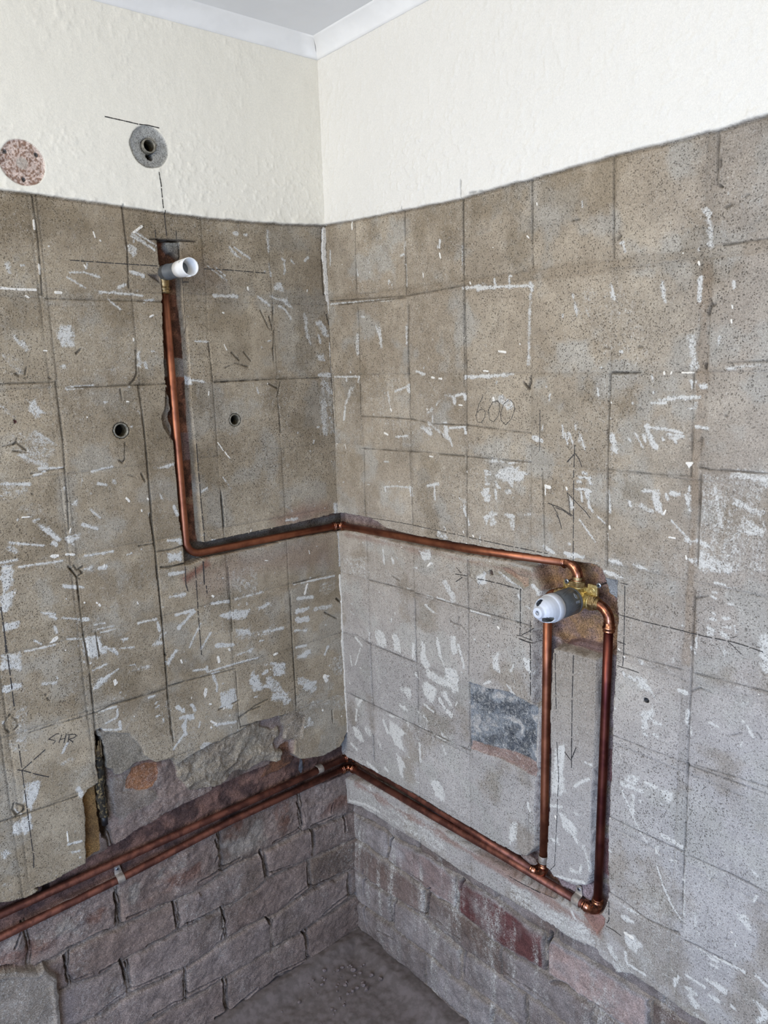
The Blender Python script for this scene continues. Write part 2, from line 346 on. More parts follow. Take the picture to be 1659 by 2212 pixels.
 ('k',17,[-6049,11670,-5956,11503,-5867,11544]),
 ('k',17,[-6005,11690,-5909,11671]),
 ('k',11,[-5956,11503,-5950,11029]),
 ('k',23,[-4952,13531,-4898,13482,-4847,13549]),
 ('k',9,[-4816,13852,-4851,13564]),
 ('k',14,[-4807,14827,-4798,14628]),
 ('k',24,[-4560,13236,-4498,13078]),
 ('k',15,[-4818,13237,-4672,13184]),
 ('k',22,[-5525,15487,-5450,15552]),
 ('k',22,[-6045,15088,-5997,15059]),
 ('k',22,[-4410,11683,-4087,11669,-3852,11706]),
 ('k',22,[-4344,11355,-4185,11316,-3868,11339]),
 ('k',14,[-6541,13117,-6518,13100]),
 ('k',18,[-6972,13724,-6938,13694]),
 ('k',26,[-6670,14396,-6667,14364]),
 ('k',11,[-6829,15016,-5977,15005]),
 ('k',11,[-5750,14901,-3921,14886]),
 ('k',8,[-6514,13470,-5958,13501]),
 ('k',21,[-4469,12442,-4428,11879,-4427,11029,-4416,10286]),
 ('k',19,[-4416,10286,-4433,9570,-4439,8601,-4419,7702]),
 ('k',12,[-4743,11859,-4462,11854]),
 ('k',19,[-2928,12692,-2917,11939]),
 ('k',13,[-2894,11102,-2897,9663]),
 ('k',18,[-1403,10227,-1429,8871,-1413,7461]),
 ('k',22,[-502,9497,-154,9258]),
 ('k',59,[-150,9756,-41,9647]),
 ('k',13,[-4412,8896,-3620,8857,-2888,8814]),
 ('k',14,[-2891,8779,-2899,7699,-2862,7429]),
 ('k',21,[-2899,7699,-2662,7765,-2345,7770]),
 ('k',31,[-4431,9586,-4402,9544]),
 ('k',14,[-1310,10369,-715,10370]),
 ('k',12,[-5949,11485,-5959,11212,-5951,10630,-5948,10369]),
 ('k',13,[-5948,10369,-5912,9742,-5920,9072,-5942,8259]),
 ('k',24,[-6083,11723,-6014,11625,-5949,11485,-5893,11452]),
 ('k',20,[-5984,11724,-5934,11630,-5829,11672]),
 ('k',29,[-5885,11620,-5842,11548]),
 ('k',10,[-5724,10375,-5714,10130,-5703,9893]),
 ('k',15,[-5884,8811,-5577,8869,-5181,8855,-4488,8846]),
 ('k',10,[-6380,8822,-6156,8812,-5904,8817]),
 ('k',8,[-7087,8828,-6738,8836,-6380,8822]),
 ('k',15,[-4438,11392,-4420,10591,-4427,10013,-4424,9542]),
 ('k',16,[-4424,9542,-4453,8715,-4447,7859]),
 ('k',15,[-4326,11358,-4165,11337,-3880,11337]),
 ('k',12,[-7354,9265,-7460,9153,-7457,9024,-7401,8951]),
 ('k',12,[-7354,9265,-7260,9126,-7254,9017,-7315,8974]),
 ('k',16,[-6707,9373,-6674,9318]),
 ('k',10,[-6554,9246,-6418,9213]),
 ('k',18,[-4432,9580,-4401,9535]),
 ('k',14,[-6728,9449,-6719,9435]),
 ('k',20,[-7485,7592,-7524,7485,-7461,7348,-7335,7402]),
 ('k',20,[-7349,7393,-7326,7477,-7447,7576]),
 ('k',14,[-7750,7337,-7595,7329,-6868,7295,-6383,7283]),
 ('k',15,[-5788,7534,-5680,7391,-5738,7280]),
 ('k',21,[-2874,7458,-2484,7432]),
 ('k',23,[-3358,8023,-2865,8076]),
 ('k',21,[-2877,7672,-2475,7831,-2152,7873]),
 ('k',22,[-430,7034,-425,6709]),
 ('g',33,[-4679,4013,-4677,3728,-4662,3415]),
 ('g',30,[-6947,3990,-6932,3718,-6947,3445]),
 ('g',48,[-5917,3319,-5861,3064,-5846,2719]),
 ('g',35,[-3710,1546,-3688,1326,-3739,943]),
 ('g',47,[-5858,4858,-5865,4630]),
 ('g',25,[-5839,4580,-5835,4291]),
 ('g',31,[-4397,3343,-4120,3337,-3590,3291]),
 ('g',26,[-5335,3309,-4851,3294,-4668,3342]),
 ('g',25,[-6322,3273,-5936,3294]),
 ('g',18,[-6923,3394,-6501,3347]),
 ('g',26,[-6507,2402,-6085,2460,-5785,2493]),
 ('g',23,[-5750,2509,-5417,2451,-4685,2346]),
 ('g',24,[-5356,1639,-4858,1627,-4574,1523]),
 ('g',28,[-4564,1637,-3767,1580]),
 ('g',50,[-3962,632,-3567,580,-2896,743]),
 ('g',23,[-8099,4431,-7996,4401,-7841,4341]),
 ('g',18,[-6871,4137,-6542,4121,-6106,4138]),
 ('g',19,[-5683,4189,-5256,4138]),
 ('g',24,[-3591,3272,-3508,2847,-3651,2527]),
 ('g',17,[-7637,4922,-7776,4669]),
 ('g',58,[-2516,4209,-2471,3966,-2440,3505]),
 ('g',26,[-1457,4980,-1324,4615,-1321,4284]),
 ('g',30,[-1108,4061,-1067,3578]),
 ('g',38,[-1254,3159,-1275,2656]),
 ('g',39,[-87,4069,-87,3592]),
 ('g',56,[-96,2226,-126,1837]),
 ('g',34,[-4467,3375,-3993,3287,-3607,3313]),
 ('g',30,[-1790,2542,-1331,2642]),
 ('g',23,[-1241,2596,-389,2508]),
 ('g',22,[-2158,4220,-1503,4242,-1390,4273]),
 ('g',27,[-1100,4183,-398,4164]),
 ('g',22,[-2374,3553,-1732,3439]),
 ('g',39,[-921,1638,-428,1772,-126,1837]),
 ('g',44,[-2475,2409,-2383,2190]),
 ('g',21,[-3023,4236,-3535,4216,-4102,4196]),
 ('g',24,[-3606,4981,-3539,4643,-3649,4466]),
 ('g',35,[-427,4516,-487,4288]),
 ('g',42,[-2577,5906,-2548,5740]),
 ('g',39,[337,6194,359,6144]),
 ('g',48,[-1518,1556,-1447,1296,-1436,1013]),
 ('g',40,[-1253,627,-710,645,-149,608]),
 ('g',28,[-2381,814,-1367,695]),
]
MARKS_R=[
 ('l',30,[-2779,14966,-3015,14904]),
 ('c',24,[-3217,14852,-3273,14842]),
 ('c',24,[-3413,14828,-3482,14823]),
 ('l',26,[-2131,14575,-2428,14655,-2563,14693]),
 ('l',61,[-2525,14693,-2540,14588]),
 ('m',47,[-1901,14534,-1947,14300,-1983,14218]),
 ('c',26,[-1967,14217,-1998,14177]),
 ('p',0,[-3428,14434,-3373,14336,-3228,14222,-3027,14109,-3084,14193,-3267,14321,-3357,14408]),
 ('p',0,[-3551,14520,-3688,14558,-3806,14555,-3854,14442,-3845,14324,-3779,14334,-3720,14440]),
 ('l',28,[-3839,14513,-4103,14563]),
 ('l',47,[-4054,14551,-4085,14458]),
 ('p',0,[-2837,13921,-3238,13914,-3216,13764,-3143,13723,-2962,13801]),
 ('q',0,[-3309,13918,-3434,13948,-3498,13706,-3357,13698]),
 ('p',0,[-3470,14023,-3592,14028,-3657,13861,-3637,13714,-3567,13686,-3500,13804]),
 ('l',24,[-3675,13910,-4094,13954]),
 ('l',43,[-4061,13952,-4082,13835]),
 ('l',15,[-3671,13716,-3737,13574]),
 ('c',43,[-1747,13712,-1849,13685]),
 ('l',21,[-2111,13652,-2487,13694]),
 ('p',0,[-4631,13424,-4921,13412,-5159,13374,-5011,13339,-4677,13346]),
 ('l',22,[-5130,13360,-5362,13406,-5617,13411]),
 ('p',0,[-4784,13157,-4951,13265,-5218,13333,-5449,13263,-5562,13207,-5478,13132,-5436,13037,-5248,13041,-5233,12902,-5100,12980,-4921,13054,-4783,13087]),
 ('l',21,[-4551,13171,-4676,13166]),
 ('l',21,[-4566,13113,-4691,13113]),
 ('l',21,[-4566,13054,-4581,12985]),
 ('l',23,[-4565,12924,-4659,12941]),
 ('l',37,[-4532,12813,-4643,12837]),
 ('l',33,[-4484,12767,-4626,12776]),
 ('l',42,[-4531,12705,-4673,12717]),
 ('l',47,[-4562,12637,-4657,12649]),
 ('l',28,[-4814,12996,-4859,12908]),
 ('l',41,[-4829,12951,-4905,12901]),
 ('l',28,[-4813,12832,-4828,12693]),
 ('m',68,[-5071,12861,-5160,12848]),
 ('p',0,[-4432,12295,-4561,12373,-4858,12437,-4858,12378,-4702,12332,-4607,12162,-4559,12167,-4512,12282]),
 ('p',0,[-4873,12403,-5071,12454,-5278,12481,-5264,12352,-5190,12295,-5101,12364,-5010,12387]),
 ('p',0,[-5410,12488,-5652,12543,-5638,12462,-5539,12459]),
 ('m',141,[-4702,12368,-4733,12229]),
 ('m',114,[-5190,12318,-5220,12229]),
 ('p',0,[-3889,12606,-4074,12591,-4089,12408,-4021,12399,-3956,12552]),
 ('l',34,[-4021,12399,-4119,12190,-4151,12108]),
 ('c',48,[-5949,13035,-6024,13028]),
 ('c',15,[-5936,13001,-5938,12891]),
 ('l',16,[-1691,12568,-2148,12631,-2467,12638]),
 ('l',38,[-1712,12565,-1730,12490]),
 ('l',57,[-2513,12625,-2559,12489]),
 ('l',30,[-3023,12737,-3335,12808]),
 ('l',25,[-3218,12770,-3225,12489]),
 ('m',41,[-4139,14859,-4686,14880,-5215,14896]),
 ('l',22,[-4686,14867,-5013,14905]),
 ('m',147,[-4968,14464,-5144,14369]),
 ('c',45,[-4762,14494,-4774,14460]),
 ('l',48,[-5668,13853,-5846,13799]),
 ('l',26,[-6364,11959,-6520,11909]),
 ('l',28,[-1580,11163,-1590,10921]),
 ('p',0,[-2695,11383,-3078,11436,-3110,11228,-2844,11193]),
 ('l',38,[-1872,11030,-1911,10952]),
 ('m',126,[-3346,11795,-3489,11766]),
 ('l',39,[-5921,11983,-6113,11915]),
 ('p',0,[-6351,11979,-6542,11968,-6544,11859,-6392,11875]),
 ('c',17,[-3998,11960,-4014,11925]),
 ('c',14,[-4232,11921,-4274,11896]),
 ('c',17,[-4099,13118,-4111,13095]),
 ('l',20,[-3476,11970,-3511,11924]),
 ('m',49,[-3078,13982,-3704,13670]),
 ('p',0,[-6562,13999,-6612,13981,-6725,13814,-6741,13641,-6679,13709,-6602,13847]),
 ('l',17,[-6326,13956,-6380,13782]),
 ('l',17,[-6409,13960,-6480,13799]),
 ('l',13,[-6273,14078,-6294,13871]),
 ('l',16,[-6523,14089,-6537,14028]),
 ('l',12,[-6389,13959,-6395,13876]),
 ('p',0,[-7086,13996,-7200,14021,-7235,13964,-7296,13850,-7344,13735,-7324,13674,-7210,13686,-7148,13860]),
 ('l',64,[-7786,14118,-7832,14016,-7910,13879,-7954,13816]),
 ('l',38,[-7749,13993,-7773,13908]),
 ('l',19,[-7849,14115,-8095,14104,-8354,14062]),
 ('l',17,[-8138,14029,-8376,14013]),
 ('l',18,[-8161,13978,-8299,13983]),
 ('l',26,[-8241,13961,-8273,13911]),
 ('l',22,[-8049,13990,-8072,13945]),
 ('l',17,[-7493,13930,-7526,13903]),
 ('l',11,[-7598,14023,-7734,13820]),
 ('l',15,[-7855,14476,-8088,14481]),
 ('l',15,[-7986,14516,-8388,14560]),
 ('l',16,[-8389,14533,-8595,14572]),
 ('l',11,[-8496,14491,-8543,14492]),
 ('l',11,[-8498,14446,-8546,14448]),
 ('l',11,[-8434,14409,-8538,14421]),
 ('l',21,[-8453,14791,-8519,14786]),
 ('l',25,[-8463,14782,-8474,14738]),
 ('p',0,[-8540,14747,-8696,14765,-8691,14679,-8647,14643,-8579,14704]),
 ('c',17,[-8029,14917,-8040,14890]),
 ('c',16,[-8148,14916,-8145,14890]),
 ('c',9,[-8304,14906,-8485,14905]),
 ('l',18,[-8551,14162,-8729,14144]),
 ('c',22,[-8443,13634,-8529,13645]),
 ('C',0,[-8423,13636,-8538,13655,-8485,13559]),
 ('p',0,[-7896,13199,-8011,13211,-8067,13102,-8106,12934,-8110,12838,-8006,12843,-7917,12948]),
 ('l',27,[-7760,13154,-7898,13170]),
 ('m',58,[-7747,12927,-7813,12896,-7941,12873]),
 ('c',19,[-8148,12910,-8120,12849]),
 ('l',27,[-7538,12960,-7562,12903]),
 ('l',19,[-8137,13149,-8171,13076]),
 ('l',37,[-8227,13178,-8338,13172]),
 ('l',18,[-8499,13292,-8492,13227]),
 ('p',0,[-8386,13196,-8511,13238,-8521,13043,-8549,12935,-8506,12948,-8439,13108]),
 ('c',29,[-6368,13057,-6381,13022]),
 ('p',0,[-6395,12970,-6485,12916,-6552,12712,-6464,12679,-6411,12822]),
 ('l',21,[-6755,13074,-6841,13041]),
 ('l',53,[-6769,13013,-6823,12799]),
 ('l',17,[-6658,13021,-6681,12876]),
 ('l',19,[-6558,13052,-6731,13071]),
 ('l',21,[-6848,12771,-6890,12724]),
 ('l',25,[-6688,13337,-6761,13324]),
 ('l',21,[-6580,13191,-6654,13178]),
 ('l',21,[-6628,13253,-6847,13266]),
 ('l',25,[-6812,13225,-6837,13176]),
 ('l',24,[-7167,13078,-7204,12756]),
 ('c',24,[-7200,12528,-7205,12498]),
 ('c',16,[-7175,14466,-7177,14455]),
 ('c',12,[-7170,14236,-7173,14217]),
 ('c',11,[-8217,12514,-8318,12517]),
 ('l',6,[-6644,12553,-6946,12238]),
 ('l',8,[-6983,12653,-7104,12577]),
 ('l',7,[-8246,12770,-8485,12567]),
 ('p',0,[-8467,12535,-8564,12560,-8634,12533,-8627,12476,-8550,12463,-8479,12489]),
 ('q',0,[-8659,13520,-9580,13588,-9668,12237,-8688,12043,-8662,12726]),
 ('p',0,[-9148,12817,-9360,12812,-9551,12771,-9538,12707,-9365,12742,-9224,12747]),
 ('m',102,[-9141,13547,-9551,13551,-9574,13451]),
 ('m',71,[-8885,13307,-9006,12777]),
 ('m',87,[-9164,13160,-9518,13029]),
 ('l',47,[-8663,12529,-8836,12492]),
 ('m',109,[-8710,12357,-8998,12260]),
 ('p',0,[-8668,12245,-8773,12255,-8947,12175,-8931,12134,-8701,12166]),
 ('l',55,[-6376,11946,-6720,11942]),
 ('p',0,[-7168,12002,-7308,12027,-7470,11994,-7449,11939,-7241,11931,-7146,11955]),
 ('p',0,[-7561,11991,-7717,11999,-7914,11966,-7851,11923,-7720,11928]),
 ('l',30,[-8561,12235,-8591,12218]),
 ('c',13,[-8499,12282,-8506,12235]),
 ('l',33,[-7127,11782,-7246,11763]),
 ('m',155,[-9358,12848,-9517,12783]),
 ('p',0,[-7174,11997,-7289,12010,-7459,11982,-7441,11953,-7252,11952]),
 ('p',0,[-7570,11977,-7733,12000,-7913,11959,-7790,11927,-7699,11951]),
 ('p',0,[-7161,11788,-7295,11797,-7513,11763,-7515,11712,-7336,11727,-7201,11735]),
 ('p',0,[-8674,12271,-8746,12260,-8951,12183,-8907,12144,-8734,12181]),
 ('m',178,[-8731,12234,-9115,12215]),
 ('p',0,[-9084,11965,-9290,11993,-9278,11946,-9177,11909,-9117,11911]),
 ('p',0,[-9111,11879,-9170,11900,-9135,11854,-9124,11790,-9093,11806]),
 ('l',12,[-9159,11706,-9218,11712]),
 ('l',12,[-8924,11823,-8986,11826]),
 ('l',12,[-8896,11770,-8975,11738]),
 ('l',12,[-8947,11971,-9099,11968]),
 ('l',21,[-8941,11515,-8973,11504]),
 ('l',18,[-8907,11428,-8985,11423]),
 ('l',21,[-8884,11279,-8986,11266]),
 ('p',0,[-8876,11226,-8987,11240,-8991,11173,-8882,11168]),
 ('l',15,[-9097,11475,-9171,11490]),
 ('l',15,[-9089,11348,-9209,11363]),
 ('m',74,[-9094,11255,-9171,11229]),
 ('p',0,[-9046,11148,-9077,11141,-9153,11020,-9201,10970,-9142,10938,-9090,11049]),
 ('p',0,[-7781,10495,-7825,10534,-7882,10472,-7966,10419,-7812,10399]),
 ('p',0,[-7737,10183,-7837,10232,-7947,10213,-7987,10121,-8081,10013,-8157,9899,-8048,9949,-7901,9988,-7789,10040]),
 ('l',27,[-7530,10172,-7550,10134]),
 ('l',27,[-7645,10137,-7749,10116]),
 ('c',17,[-7431,10553,-7447,10540]),
 ('c',17,[-7536,10450,-7543,10443]),
 ('p',0,[-7961,9620,-8054,9794,-8104,9688,-8064,9550,-7974,9536]),
 ('l',29,[-8101,9528,-8208,9532]),
 ('m',99,[-7917,9586,-7943,9382]),
 ('p',0,[-7891,9308,-8002,9296,-8004,9243,-7912,9244]),
 ('l',23,[-8110,9319,-8165,9304]),
 ('l',38,[-8656,9899,-8634,9722]),
 ('m',41,[-8665,9716,-8706,9561]),
 ('C',0,[-7500,8753,-7548,8772,-7531,8709,-7561,8666,-7532,8663,-7501,8716]),
 ('m',157,[-9689,11321,-9744,10913]),
 ('l',23,[-9686,11366,-9704,11265]),
 ('l',23,[-9649,11068,-9736,11032]),
 ('l',15,[-9529,9983,-9611,9854]),
 ('p',0,[-9610,9870,-9725,9779,-9682,9762,-9598,9818]),
 ('l',18,[-9455,10036,-9465,10024]),
 ('l',18,[-9444,10311,-9451,10298]),
 ('p',0,[-7565,8272,-7640,8379,-7751,8493,-7895,8470,-7853,8322,-7775,8381]),
 ('l',17,[-7546,8245,-7779,8271]),
 ('l',17,[-7980,8443,-8146,8442]),
 ('l',22,[-8655,10912,-8699,10843]),
 ('l',12,[-8719,11076,-8727,10932]),
 ('l',47,[-8491,10182,-8592,10181]),
 ('m',32,[-8367,10665,-8371,10582]),
 ('p',0,[-7736,8432,-7904,8504,-7847,8333,-7763,8296]),
 ('m',58,[-7630,8345,-7740,8329]),
 ('l',31,[-7569,8216,-7956,8256]),
 ('l',17,[-7981,8433,-8053,8444]),
 ('l',17,[-8086,8417,-8208,8426]),
 ('p',0,[-8198,8426,-8338,8477,-8495,8497,-8499,8418,-8428,8254,-8347,8268,-8261,8392]),
 ('l',6,[-7572,8106,-7736,7818,-7942,7511,-8053,7406]),
 ('m',50,[-7769,8109,-7782,7754]),
 ('l',4,[-8255,7075,-8371,6797,-8547,6514,-8715,6358]),
 ('l',17,[-8292,7664,-8494,7661,-8673,7639]),
 ('l',9,[-8334,7633,-8655,7616]),
 ('p',0,[-8158,7407,-8281,7449,-8234,7340,-8248,7242,-8182,7334]),
 ('p',0,[-8609,7328,-8753,7394,-8740,7254,-8691,7268]),
 ('l',17,[-8491,7302,-8573,7334]),
 ('m',30,[-8723,7203,-8719,6888,-8752,6487]),
 ('p',0,[-7505,6015,-7665,6040,-7999,6036,-7913,5995,-7668,5951]),
 ('m',80,[-7674,5772,-7853,5813]),
 ('p',0,[-7704,5539,-7862,5569,-8042,5478,-7961,5278,-7782,5266,-7709,5404]),
 ('c',48,[-7728,5508,-7868,5504]),
 ('l',24,[-7741,5147,-7793,4949,-7974,4953,-8128,4955]),
 ('m',82,[-7442,5047,-7540,4922]),
 ('q',0,[-7499,4706,-7614,4806,-7755,4736,-7549,4621]),
 ('p',0,[-9563,6973,-9680,7063,-9719,6988,-9652,6947]),
 ('m',87,[-9652,6947,-9743,6883]),
 ('l',20,[-9755,7786,-9790,7757]),
 ('l',7,[-9784,7320,-9819,7437]),
 ('m',29,[-8937,6619,-8950,6355,-9012,6288]),
 ('p',0,[-8927,6044,-9080,6079,-9367,5994,-9276,5954,-9104,5989]),
 ('l',29,[-9223,5888,-9316,5898]),
 ('l',22,[-8840,5427,-9134,5423]),
 ('p',0,[-9030,5566,-9238,5613,-9515,5636,-9504,5513,-9358,5484,-9184,5554]),
 ('p',0,[-9196,5328,-9308,5374,-9514,5351,-9424,5308,-9256,5284]),
 ('l',25,[-9576,5376,-9613,5371]),
 ('m',56,[-8850,5215,-9009,5196]),
 ('l',27,[-8704,5312,-8678,5207]),
 ('l',19,[-8647,5229,-8652,5111]),
 ('p',0,[-8817,5071,-8932,5163,-9075,5068,-9213,5016,-9022,4943]),
 ('p',0,[-9840,5730,-9936,5727,-10097,5681,-10112,5464,-10054,5487,-9960,5622]),
 ('p',0,[-9936,5441,-10102,5604,-10112,5464,-9943,5339]),
 ('q',0,[-7472,4830,-8195,4920,-9221,4870,-9407,4939,-9150,4747,-8828,4846,-8411,4909,-7977,4863,-7501,4660]),
 ('l',28,[-9633,6089,-9722,6087]),
 ('m',45,[-9892,6142,-10072,6065]),
 ('l',18,[-9270,6055,-9668,6092]),
 ('q',0,[-107,10787,-1018,10949,-987,10409,-565,10384,-77,10349]),
 ('p',0,[-2752,11259,-3134,11327,-3094,11240,-2904,11178]),
 ('c',31,[-3062,11149,-2996,11083]),
 ('l',28,[-1600,11053,-1599,10866]),
 ('l',33,[-1917,11011,-1915,10968]),
 ('m',152,[-3489,10812,-3699,10567]),
 ('p',0,[-146,9551,-315,9496,-624,9415,-455,9405]),
 ('p',0,[-2836,10249,-3028,10225,-3233,10123,-3101,10105,-2911,10170]),
 ('q',0,[-850,9224,-1038,9273,-1086,8887,-947,8879]),
 ('p',0,[-1175,9247,-1382,9331,-1555,9226,-1628,8915,-1270,8907,-1188,9067]),
 ('p',0,[-1798,9290,-1952,9390,-2073,9246,-2082,8954,-1846,8917]),
 ('l',71,[-2487,9271,-2496,8956]),
 ('p',0,[-2731,9396,-2850,9428,-2880,9125,-3030,8913,-2871,8808,-2678,8980]),
 ('l',68,[-3219,9584,-3305,9247]),
 ('l',10,[-3304,9219,-3413,9084]),
 ('p',0,[-3593,9752,-3755,9795,-3802,9417,-3675,9354,-3570,9542]),
 ('m',56,[-3823,9612,-3976,9198]),
 ('p',0,[-3431,9034,-3707,9089,-3866,8947,-3827,8798,-3806,8598,-3661,8578,-3442,8703]),
 ('l',38,[-2545,8622,-2604,8553]),
 ('p',0,[-2721,8444,-2902,8560,-3191,8481,-3168,8330,-3065,8094,-2890,8151,-2735,8274]),
 ('p',0,[-1985,8149,-2326,8229,-2404,8106,-2315,7927,-2150,8022]),
 ('p',0,[-3267,8477,-3475,8517,-3637,8290,-3580,8215,-3322,8382]),
 ('l',69,[-3281,8283,-3428,8105,-3613,8043]),
 ('l',27,[-2807,8006,-3080,7926]),
 ('m',73,[-2009,7702,-2222,7684]),
 ('p',0,[-4723,9681,-4884,9778,-4899,9476,-4946,9336,-4835,9353,-4722,9422]),
 ('p',0,[-5454,9816,-5661,9901,-5664,9484,-5515,9661]),
 ('l',19,[-5182,9485,-5243,9604]),
 ('m',186,[-2947,8746,-3441,8674]),
 ('p',0,[-325,7351,-672,7403,-563,7203,-456,7068]),
 ('l',43,[-406,7050,-363,6771]),
 ('p',0,[-1466,7389,-1646,7390,-2040,7407,-1951,7344,-1643,7326]),
 ('p',0,[-1593,7215,-1859,7218,-2178,7089,-1977,6921,-2099,6719,-2138,6610,-1791,6661,-1578,6895]),
 ('l',64,[-1408,7116,-1532,6878]),
 ('p',0,[-2146,7384,-2317,7415,-2249,7300]),
 ('p',0,[-224,6554,-429,6629,-707,6337,-555,6244,-261,6332]),
 ('l',56,[-141,6050,-340,5993]),
 ('m',181,[-776,6691,-868,6628]),
 ('m',89,[-1194,6525,-1280,6397]),
 ('p',0,[-1806,6509,-2042,6384,-2167,6251,-1901,6140]),
 ('l',50,[-2614,7013,-2621,6621]),
 ('p',0,[-3153,7749,-3265,7616,-3453,7484,-3338,7440]),
 ('l',14,[-2628,7439,-3413,7411]),
 ('m',54,[-3333,7235,-3407,7118]),
 ('m',71,[-2798,7709,-2876,7648]),
 ('p',0,[-4325,11164,-4555,11284,-4618,11098,-4553,10984,-4389,11000]),
 ('p',0,[-4841,11365,-5027,11304,-5359,11179,-5418,11144,-5119,11177]),
 ('l',41,[-5360,10987,-5404,10925]),
 ('p',0,[-5449,10863,-5653,10839,-5639,10764,-5508,10805]),
 ('l',58,[-5707,11229,-5822,11113]),
 ('c',29,[-4869,10260,-4888,10245]),
 ('l',30,[-4505,9014,-4671,9107]),
 ('p',0,[-5088,9175,-5306,9042,-5182,9078]),
 ('l',36,[-470,8875,-703,8750]),
 ('l',18,[-651,8673,-428,8195]),
 ('l',18,[-241,8365,-275,8117]),
 ('l',26,[-2958,10442,-3110,10435]),
 ('l',21,[-3260,10469,-3661,10439]),
 ('l',15,[-4182,10417,-4678,10434]),
 ('p',0,[-6153,7851,-6198,8296,-6398,8494,-6434,8300,-6407,7958,-6481,7596,-6348,7444,-6141,7444]),
 ('l',45,[-6110,7165,-6369,7253]),
 ('p',0,[-6319,7122,-6455,7155,-6693,6993,-6730,6827,-6801,6617,-6598,6761,-6393,6846]),
 ('p',0,[-6101,6543,-6293,6608,-6365,6455,-6155,6443]),
 ('l',38,[-6643,7789,-6928,8046]),
 ('p',0,[-6621,7264,-6881,7356,-6850,7282,-6688,7235]),
 ('l',37,[-6858,8324,-6968,8326]),
 ('p',0,[-6508,6150,-6711,6165,-6812,6126,-6613,6017]),
 ('l',33,[-6807,6311,-6794,6163]),
 ('m',71,[-6864,6711,-6934,6502,-7004,6293]),
 ('l',39,[-6236,5778,-6880,6008]),
 ('c',28,[-6235,7004,-6260,6953]),
 ('p',0,[-5148,6336,-5342,6463,-5344,6131,-5188,5884,-5148,5864]),
 ('l',35,[-5605,6980,-5643,6836]),
 ('l',40,[-6628,5274,-6698,5171]),
 ('q',0,[-5149,5075,-5918,5137,-6831,5283,-7032,5183,-7228,5146,-7170,4888,-6742,4712,-6216,4713,-5150,4658]),
 ('l',35,[-6288,4674,-6743,4679]),
 ('q',0,[82,5023,-907,5164,-3338,5212,-3326,4680,-1455,4601,0,4332]),
 ('l',53,[58,4435,-579,4642,-1115,4685]),
 ('p',0,[-2888,6303,-3180,6392,-3362,6253,-3355,5959,-3074,5978]),
 ('l',66,[-764,5796,-1112,5739]),
 ('l',51,[-1406,5942,-1487,5897]),
 ('p',0,[-1812,6421,-2020,6275,-2058,5907,-1904,6034]),
 ('l',37,[-734,5252,-846,5137]),
 ('p',0,[-6405,16170,-6459,16082,-6551,15826,-6517,15787,-6445,15917]),
 ('p',0,[-6645,16150,-6699,16009,-6738,15773,-6687,15818]),
 ('p',0,[-7100,16218,-7164,16185,-7204,15945,-7107,16005]),
 ('p',0,[-7896,16221,-7968,16189,-8009,15886,-7953,15890]),
 ('l',40,[-8512,16162,-8512,15897]),
 ('c',20,[-8474,16381,-8487,16344]),
 ('m',73,[-8518,17033,-8584,16976]),
 ('m',59,[-8584,16976,-8645,16550]),
 ('q',0,[-8529,15835,-8633,15840,-8631,15623,-8502,15581]),
 ('m',87,[-8420,15363,-8494,14962]),
 ('l',45,[-4417,16382,-4803,16379]),
 ('l',38,[-4803,16501,-4824,16393]),
 ('l',25,[-5132,16484,-5140,16335]),
 ('l',19,[-4061,16429,-5641,16320]),
 ('l',42,[-5583,16355,-5622,16264]),
 ('m',49,[-5585,16180,-5554,15053]),
 ('c',25,[-4904,15297,-5058,15271]),
 ('c',20,[-4536,14962,-4646,14954]),
 ('l',46,[-4083,14850,-5008,14889]),
 ('l',36,[-8449,14786,-8480,14710]),
 ('p',0,[-8558,14748,-8690,14761,-8682,14661,-8616,14660]),
 ('l',21,[-8125,14556,-8594,14572]),
 ('l',19,[-8984,16071,-8995,16000]),
 ('c',12,[-8976,15780,-8981,15739]),
 ('c',12,[-8975,15591,-8982,15551]),
 ('c',15,[-5715,17584,-5723,17549]),
 ('c',15,[-5521,17108,-5559,17075]),
 ('m',34,[-8962,14957,-9397,14999]),
 ('l',33,[-4071,17086,-4092,16678]),
 ('p',0,[-1986,16816,-2101,16731,-2187,16545,-2073,16644]),
 ('l',40,[-3501,17297,-3479,17205]),
 ('c',29,[-3484,17082,-3506,16997]),
 ('c',32,[-924,17983,-927,17861]),
 ('m',99,[-967,15728,-972,15373]),
 ('p',0,[-1572,15889,-1720,15866,-1795,15383,-1699,15448]),
 ('m',67,[-2527,15811,-2538,15483]),
 ('l',26,[-1023,17049,-1067,16920]),
 ('l',24,[-2544,17407,-2558,16601]),
 ('l',24,[-2398,17167,-2535,17180]),
 ('l',28,[-4070,17131,-4094,16678]),
 ('l',33,[-4059,16414,-4475,16417]),
 ('l',20,[-129,17527,-107,17240]),
 ('l',34,[-500,14853,-524,14786]),
 ('p',0,[-655,14669,-765,14653,-457,14210,-405,14277,-532,14483]),
 ('l',55,[-429,14209,-381,13934]),
 ('l',20,[-102,14870,-968,14868]),
 ('l',20,[-967,14852,-907,14753]),
 ('c',25,[-4232,16505,-4243,16478]),
 ('l',19,[-46,16431,-2179,16368]),
 ('k',10,[-992,14030,-1845,14035,-2633,14026,-3221,13963,-4111,13978,-5613,13905]),
 ('k',10,[-2561,15167,-2554,14768]),
 ('k',10,[-2584,14769,-2553,14112,-2595,14012]),
 ('k',10,[-2514,13390,-2557,11888]),
 ('k',7,[-4127,15139,-4103,13883]),
 ('k',7,[-4104,13503,-4088,11861]),
 ('k',8,[-2533,13379,-3206,13402]),
 ('k',12,[-3349,13387,-4036,13397]),
 ('k',7,[-4102,13395,-5617,13411]),
 ('k',8,[-950,13336,-2494,13376]),
 ('k',13,[-5454,14764,-5566,14637]),
